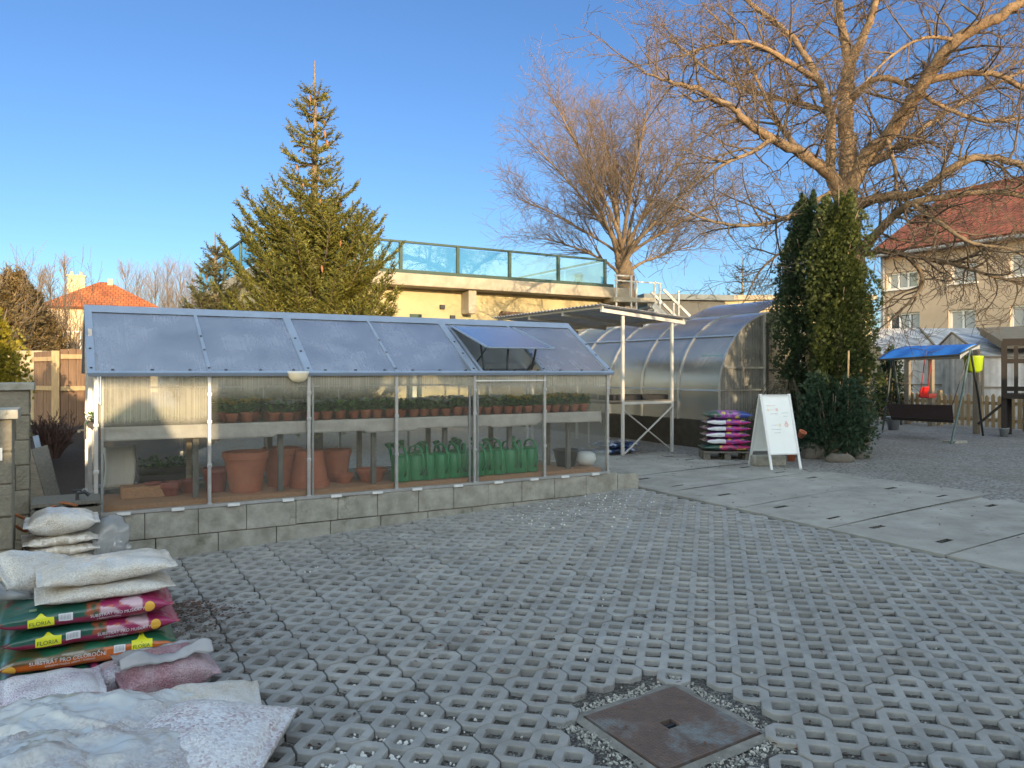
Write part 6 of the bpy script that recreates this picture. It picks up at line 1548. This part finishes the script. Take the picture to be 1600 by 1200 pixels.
m = MB(); m.box(((px_[0]+px_[-1])/2, -.45, z1r+.02), (px_[-1]-px_[0]+.1, .07, .05)); m.box(((px_[0]+px_[-1])/2, -.47, z0r+.035), (px_[-1]-px_[0]+.5, .10, .09))
m.box((px_[0], 3.5, z1r+.02), (.06, 7.9, .05)); m.box((px_[-1], 3.5, z1r+.02), (.05, 7.9, .05)); m.build('hand_rail', m_rail_green, yb)
for k in range(4):
    MB().box((px_[0], .5+k*2.0, (z0r+z1r)/2), (.012, 1.9, z1r-z0r-.1)).build('glass_pane', m_blueglass, yb); MB().box((px_[0], 1.5+k*2.0, (z0r+z1r)/2), (.06, .06, z1r-z0r)).build('railing_post', m_rail_green, yb)
    MB().box((px_[-1], .5+k*2.0, (z0r+z1r)/2), (.012, 1.9, z1r-z0r-.1)).build('glass_pane', m_blueglass, yb)
MB().lathe([(.12, 0), (.12, .42), (.15, .42), (.15, .48), (.02, .52)], c=(hx(930), .8, zr+.3), n=14).build('roof_vent_pipe', m_zinc, yb, smooth=False)
# --- dark grey shed and yellow annex seen over the tunnel
def simplebox(P0, ang, L, D, H, name, label, mat, roofmat, over=.2, rt=.18, cat='building', cornice=None):
    t = thing(name, label, cat, P0, ang)
    MB().box((L/2, D/2, H/2), (L, D, H)).build('wall', mat, t); MB().box((L/2, D/2, H+rt/2), (L+2*over, D+2*over, rt)).build('roof', roofmat, t)
    if cornice: MB().box((L/2, -.06, H-.25), (L+.1, .12, .14)).build('cornice', cornice, t)
    return t
m_shed = M('dark_grey_boards', (.10, .105, .105), .8, .3, 3, .2); m_shedroof = M('slate_blue_roof', (.13, .16, .18), .6, .3, 3, .1)
q = at(1012, 0, 25.5); simplebox(Vector((q.x, 25.5, .2)), ANG-.35, 3.6, 4, at(0, 468, 25.5).z-.2, 'dark_shed', 'dark grey flat roofed shed above the tunnel greenhouse', m_shed, m_shedroof)
q = at(1128, 0, 26); simplebox(Vector((q.x, 26, .2)), ANG-.55, 5.0, 4, at(0, 469, 26).z-.2, 'yellow_annex', 'low yellow annex with a flat roof lit by the sun beside the dark conifer', m_yellow_wall, m_conc2, .15, .16, 'building', m_conc2)
# --- white metal stairs with railings beside the terrace
Q = at(965, 0, 21.0); st_ = thing('white_metal_stairs', 'white metal outdoor stairs and railings at the end of the terrace', 'stairs', (Q.x, 21.0, .25), ANG-.3)
def sx(u): return (u-965)*21.0/F/.93
def szv(v): return EYE+21.0*(VH-v)/F-.25
for u, vt in ((963, 431), (986, 430), (994, 437), (1023, 438), (1031, 440), (1053, 472), (1061, 452)): MB().box((sx(u), 0, szv(vt)/2), (.045, .045, szv(vt))).build('post', m_cream_metal, st_)
m = MB(); m.bar((sx(960), 0, szv(430)), (sx(988), 0, szv(431)), .04); m.bar((sx(960), 0, szv(438)), (sx(1034), 0, szv(441)), .035); m.bar((sx(985), .1, szv(470)), (sx(1035), .1, szv(470)), .05, .08); m.build('railing', m_cream_metal, st_)
m = MB(); m.bar((sx(1036), 0, szv(450)), (sx(1079), 0, szv(492)), .05, .07); m.bar((sx(1036), .8, szv(450)), (sx(1079), .8, szv(492)), .05, .07); m.bar((sx(1020), 0, szv(475)), (sx(1079), 0, szv(530)), .05, .16); m.build('stringer', m_cream_metal, st_)
for k in range(9): MB().box((sx(1022+k*6.5), .4, szv(478+k*6)), (.22, .8, .04)).build('step', m_alu, st_)
m = MB(); m.box((sx(990), .6, szv(468)), (1.2, 1.3, .12)); m.build('landing', m_conc2, st_)
# --- big beige house at the right
m_beige = M('beige_render', (.46, .37, .275), .95, .2, 1.2, .25, 30, spots=((.38, .31, .24), 1.1, .6))
def tilemat(name, col, col2, sx_, sy):
    m, nt, out = newmat(name); L = nt.links; tc = N(nt, 'ShaderNodeUVMap')
    b = N(nt, 'ShaderNodeTexBrick', Scale=1.0); b.inputs['Mortar Size'].default_value = .02; b.inputs['Color1'].default_value = c4(col); b.inputs['Color2'].default_value = c4(col2); b.inputs['Mortar'].default_value = c4(tuple(x*.35 for x in col2)); b.inputs['Brick Width'].default_value = sx_; b.inputs['Row Height'].default_value = sy
    L.new(tc.outputs[0], b.inputs[0]); nz = N(nt, 'ShaderNodeTexNoise', Scale=.8, Detail=6.0); L.new(tc.outputs[0], nz.inputs['Vector'])
    r = N(nt, 'ShaderNodeMapRange'); r.inputs[1].default_value = .35; r.inputs[2].default_value = .65; r.inputs[3].default_value = .65; r.inputs[4].default_value = 1.15; L.new(nz.outputs[0], r.inputs[0])
    hs = N(nt, 'ShaderNodeHueSaturation'); L.new(b.outputs[0], hs.inputs['Color']); L.new(r.outputs[0], hs.inputs['Value'])
    p = N(nt, 'ShaderNodeBsdfPrincipled', Roughness=.8); L.new(hs.outputs[0], p.inputs['Base Color'])
    bp = N(nt, 'ShaderNodeBump', Strength=.8, Distance=.04); L.new(b.outputs['Fac'], bp.inputs['Height']); bp.invert = True; L.new(bp.outputs[0], p.inputs['Normal']); L.new(p.outputs[0], out.inputs[0]); return m
m_tile = tilemat('red_roof_tile', (.34, .10, .05), (.24, .065, .035), .30, .34); m_tile2 = tilemat('orange_roof_tile', (.46, .14, .045), (.38, .11, .04), .30, .34)
def slope(name, pts, mat, parent, th=.14):
    """a tiled roof slope as a slab; UVs run along and up the slope in metres"""
    pts = [Vector(p) for p in pts]; n = (pts[1]-pts[0]).cross(pts[2]-pts[0]).normalized(); n = -n if n.z < 0 else n
    k = len(pts); vs = [p+n*th for p in pts]+pts
    me = bpy.data.meshes.new(name); me.from_pydata([tuple(p) for p in vs], [], [list(range(k)), list(range(2*k-1, k-1, -1))]+[[i, k+i, k+(i+1) % k, (i+1) % k] for i in range(k)])
    me.materials.append(mat); uv = me.uv_layers.new(name='UVMap'); ax = (pts[1]-pts[0]).normalized(); ay = n.cross(ax)
    for lp in me.loops:
        d = vs[lp.vertex_index]-pts[0]; uv.data[lp.index].uv = (d.dot(ax), d.dot(ay))
    o = bpy.data.objects.new(name, me); COL.objects.link(o); o.parent = parent; return o
HP = Vector((at(1376, 0, 36.5).x, 36.5, .2)); hang_ = math.atan2(-E2.y, -E2.x)       # local x runs towards the near right, local y away from the yard
bh_ = thing('beige_house', 'two storey beige house with a red tiled roof behind the bare tree', 'house', HP, hang_)
def hu(u):
    k = (u-800)/F; d = -E2
    return (k*HP.y-HP.x)/(d.x-k*d.y)
def hz(u, v): x = hu(u); Y = HP.y-E2.y*x; return EYE+Y*(VH-v)/F-HP.z
HL = 17.0; HH = EYE+36.5*(VH-392)/F-.2
WIN = [(1387, 1437, 487, 518, 3), (1482, 1524, 482, 517, 2), (1385, 1434, 422, 449, 3), (1485, 1526, 408, 440, 2), (1578, 1622, 474, 512, 2), (1577, 1622, 392, 428, 2)]
hol = [(hu(a), hu(b), hz(b, d), hz(b, c)) for a, b, c, d, n in WIN]
wallholes(HL, HH, hol, .4).build('wall', m_beige, bh_)
m = MB(); m.prism([(0.0, .4, 0), (0, 12, 0), (0, 12, HH), (0, 6, HH+3.35), (0, .4, HH+.2)], (.35, 0, 0)); m.prism([(HL-.35, .4, 0), (HL-.35, 12, 0), (HL-.35, 12, HH), (HL-.35, 6, HH+3.35), (HL-.35, .4, HH+.2)], (.35, 0, 0)); m.box((HL/2, 11.8, HH/2), (HL-.8, .4, HH)); m.build('gable_wall', m_beige, bh_)
for (x0, x1, z0, z1), wn in zip(hol, WIN):
    n = wn[4]; f = MB(); t_ = .085
    for x in [x0+t_/2+(x1-x0-t_)*k/n for k in range(n+1)]: f.box((x, .16, (z0+z1)/2), (t_, .07, z1-z0))
    f.box(((x0+x1)/2, .162, z0+t_/2), (x1-x0, .075, t_)); f.box(((x0+x1)/2, .162, z1-t_/2), (x1-x0, .075, t_))
    wf = f.build('window', m_white, bh_); MB().box(((x0+x1)/2, .18, (z0+z1)/2), (x1-x0-.02, .012, z1-z0-.02)).build('pane', m_glass, wf)
    f = MB(); f.box(((x0+x1)/2, -.04, z0-.03), (x1-x0+.16, .16, .05)); f.build('sill', m_white, wf)
    f = MB()
    for k in range(n):
        if (k+len(wf.name)) % 3: f.box((x0+(x1-x0)*(k+.5)/n, .172, z0+(z1-z0)*.5), ((x1-x0)/n-.16, .006, (z1-z0)-.24))
    if f.v: f.build('net_curtain', m_curtain, wf)
sr = 3.35/6
slope('roof_front', [(-.35, -.45, HH-.45*sr), (HL+.3, -.45, HH-.45*sr), (HL+.3, 6, HH+3.35), (-.35, 6, HH+3.35)], m_tile, bh_); slope('roof_back', [(HL+.3, 12.45, HH-.45*sr), (-.35, 12.45, HH-.45*sr), (-.35, 6.02, HH+3.35), (HL+.3, 6.02, HH+3.35)], m_tile, bh_)
m = MB(); m.tube([(-.35, -.52, HH-.30), (HL+.3, -.52, HH-.30)], .08, 8); m.tube([(.2, -.08, HH-.35), (.2, -.08, .1)], .05, 8); m.build('gutter', m_zinc, bh_); MB().tube([(-.35, 6.0, HH+3.5), (HL+.3, 6.0, HH+3.5)], .12, 8).build('ridge_tiles', m_tile2, bh_)
MB().box((7.2, 5.2, HH+3.2), (.5, .5, 1.5)).build('chimney', M('brick_chimney', (.32, .16, .10), .9, .3, 6, .4), bh_)
bp_ = thing('brown_lean_to', 'brown roofed lean-to above the playhouse at the right edge', 'shed', at(1572, 530, 22)-Vector((0, 0, at(1572, 530, 22).z-.25)), rad(-12))
hz2 = at(0, 528, 22).z-.25
MB().bar((-.4, 0, hz2), (3.2, 0, hz2+.12), 1.6, .22, up=(0, -.3, 1)).build('roof', m_wood, bp_)
for x in (0, 2.8): MB().box((x, .3, hz2/2-.1), (.1, .1, hz2-.1)).build('post', m_wood, bp_)
# --- orange roofed house at the left
OH = thing('orange_roofed_house', 'cream house with an orange hipped roof far behind the board fence', 'house', (at(163, 0, 50).x, 50, .2), .45)
w2 = 3.35; he = at(0, 488, 50).z-.2; ha = at(0, 444, 50).z-.2; m_cream = M('cream_render', (.58, .46, .30), .95, .2, 1, .2)
m = MB(); m.box((0, 0, he/2), (2*w2-.5, 2*w2-.5, he)); m.build('wall', m_cream, OH)
cs = [(-w2, -w2, he-.05), (w2, -w2, he-.05), (w2, w2, he-.05), (-w2, w2, he-.05)]; ap1, ap2 = (-.25, 0, ha), (.25, 0, ha)
slope('roof_slope', [cs[0], cs[1], ap2, ap1], m_tile2, OH); slope('roof_slope', [cs[2], cs[3], ap1, ap2], m_tile2, OH); slope('roof_slope', [cs[1], cs[2], ap2], m_tile2, OH); slope('roof_slope', [cs[3], cs[0], ap1], m_tile2, OH)
m = MB(); m.box((-1.55, -.6, ha-.35), (1.0, .5, 1.4)); m.box((-1.55, -.6, ha+.38), (1.12, .6, .08)); 
for x in (-1.8, -1.3): m.lathe([(.10, 0), (.09, .22)], c=(x, -.6, ha+.42), n=10)
m.build('chimney', m_cream, OH); MB().box((.35, -.3, ha-.05), (.3, .3, .7)).build('chimney', m_cream, OH)
for x in (-1.6, 1.2): f = MB().box((x, -w2+.245, he*.62), (.95, .04, 1.2)).build('window', m_white, OH); MB().box((x, -w2+.222, he*.62), (.78, .012, 1.02)).build('pane', m_glass, f)
# --- unseen blocks added behind the camera, their tops shaped to shade the yard
PER = Vector((.925, .38, 0)); TV = -TS; SANG = math.atan2(PER.y, PER.x); DB = 8.0; kz = DB*math.tan(ELEV)
def row(pts, dep, label, cat='building'):
    o = thing('neighbour_building', label, cat, (-TV.x*DB, -TV.y*DB, -.4), SANG)
    m = MB(); m.prism([(pts[0][0], 0, 0)]+[(s, 0, H+kz+.4) for s, H in pts]+[(pts[-1][0], 0, 0)], (0, -dep, 0)); m.build('wall', m_beige, o)
    for s0, s1 in ((pts[0], pts[-1]),):
        L = s1[0]-s0[0]
        if L > 3:
            for k in range(int(L/3)): f = MB().box((s0[0]+1.5+k*3, .02, 1.75), (1.1, .04, 1.2)).build('window', m_white, o); MB().box((s0[0]+1.5+k*3, .045, 1.75), (.95, .012, 1.05)).build('pane', m_glass, f)
    return o
row([(-14, 4.2), (-2.6, 4.0), (-1.95, 3.45), (-1.5, 3.3), (-1.45, 3.75), (-1.12, 3.75)], 4, 'unseen beige block added behind the viewpoint to shade the left fence')
sh_ = row([(-1.3, 1.9), (-1.10, 1.95), (-.80, 2.22), (-.46, 2.50), (-.34, 2.49), (-.16, 2.14), (.13, 2.12), (.35, 2.1)], 1.2, 'unseen peaked block added behind the viewpoint, shaped for the shadow on the first pane', 'shed')
MB().prism([(-1.3, -.1, 2.79+kz+.4), (-1.3, -.1, 3.75+kz+.4), (.35, -.1, 3.75+kz+.4), (.35, -.1, 2.79+kz+.4)], (0, -1.0, 0)).build('upper_storey', m_beige, sh_)  # unseen slab added to keep the sun off the greenhouse roof
row([(.16, 3.75), (4.95, 3.75), (5.05, 2.85), (9.5, 2.72), (13, 3.0), (18, 3.3)], 5, 'long low beige block added unseen behind the viewpoint to shade the yard')
row([(18.2, 5.0), (24, 6.4), (40, 6.4)], 8, 'tall unseen beige block added behind the viewpoint to shade the house at the right')

# an unseen bare tree added right of the viewpoint to dapple the yellow wall
bt = thing('bare_side_tree', 'bare tree added out of view at the right to dapple the yellow wall', 'tree', (8.9, 1.0, -.1)); ra = random.Random(91)
tk = MB(); cw = MB(); tk.tube([(0, 0, 0), (.1, 0, 1.6), (0, .1, 3.2)], [.24, .19, .15], 10)
for k in range(15):
    a = k*2.4; d = Vector((math.cos(a)*ra.uniform(.5, 1.3), math.sin(a)*ra.uniform(.3, .7), ra.uniform(.35, 1.1))).normalized(); s0 = Vector((0, .05, ra.uniform(2.4, 3.2)))
    L = ra.uniform(2.2, 3.4); mid = s0+d*(L*.5)+Vector((0, 0, -.12)); e = s0+d*L+Vector((0, 0, .25))
    pp, rs = limb(tk, [s0, mid, e], ra.uniform(.06, .11), .02, 7, ra)
    for j in range(12):
        q = pp[int((.2+.8*(j+ra.random())/12)*(len(pp)-1))]; dd = (d+Vector((ra.uniform(-1, 1), ra.uniform(-1, 1), ra.uniform(-.8, .9)))).normalized()
        twig(cw, q, dd, ra.uniform(.7, 1.5), .022, 2, ra, .3, .02, 4)
tk.build('trunk', m_bark, bt, smooth=True); cw.build('crown', m_twig, bt)
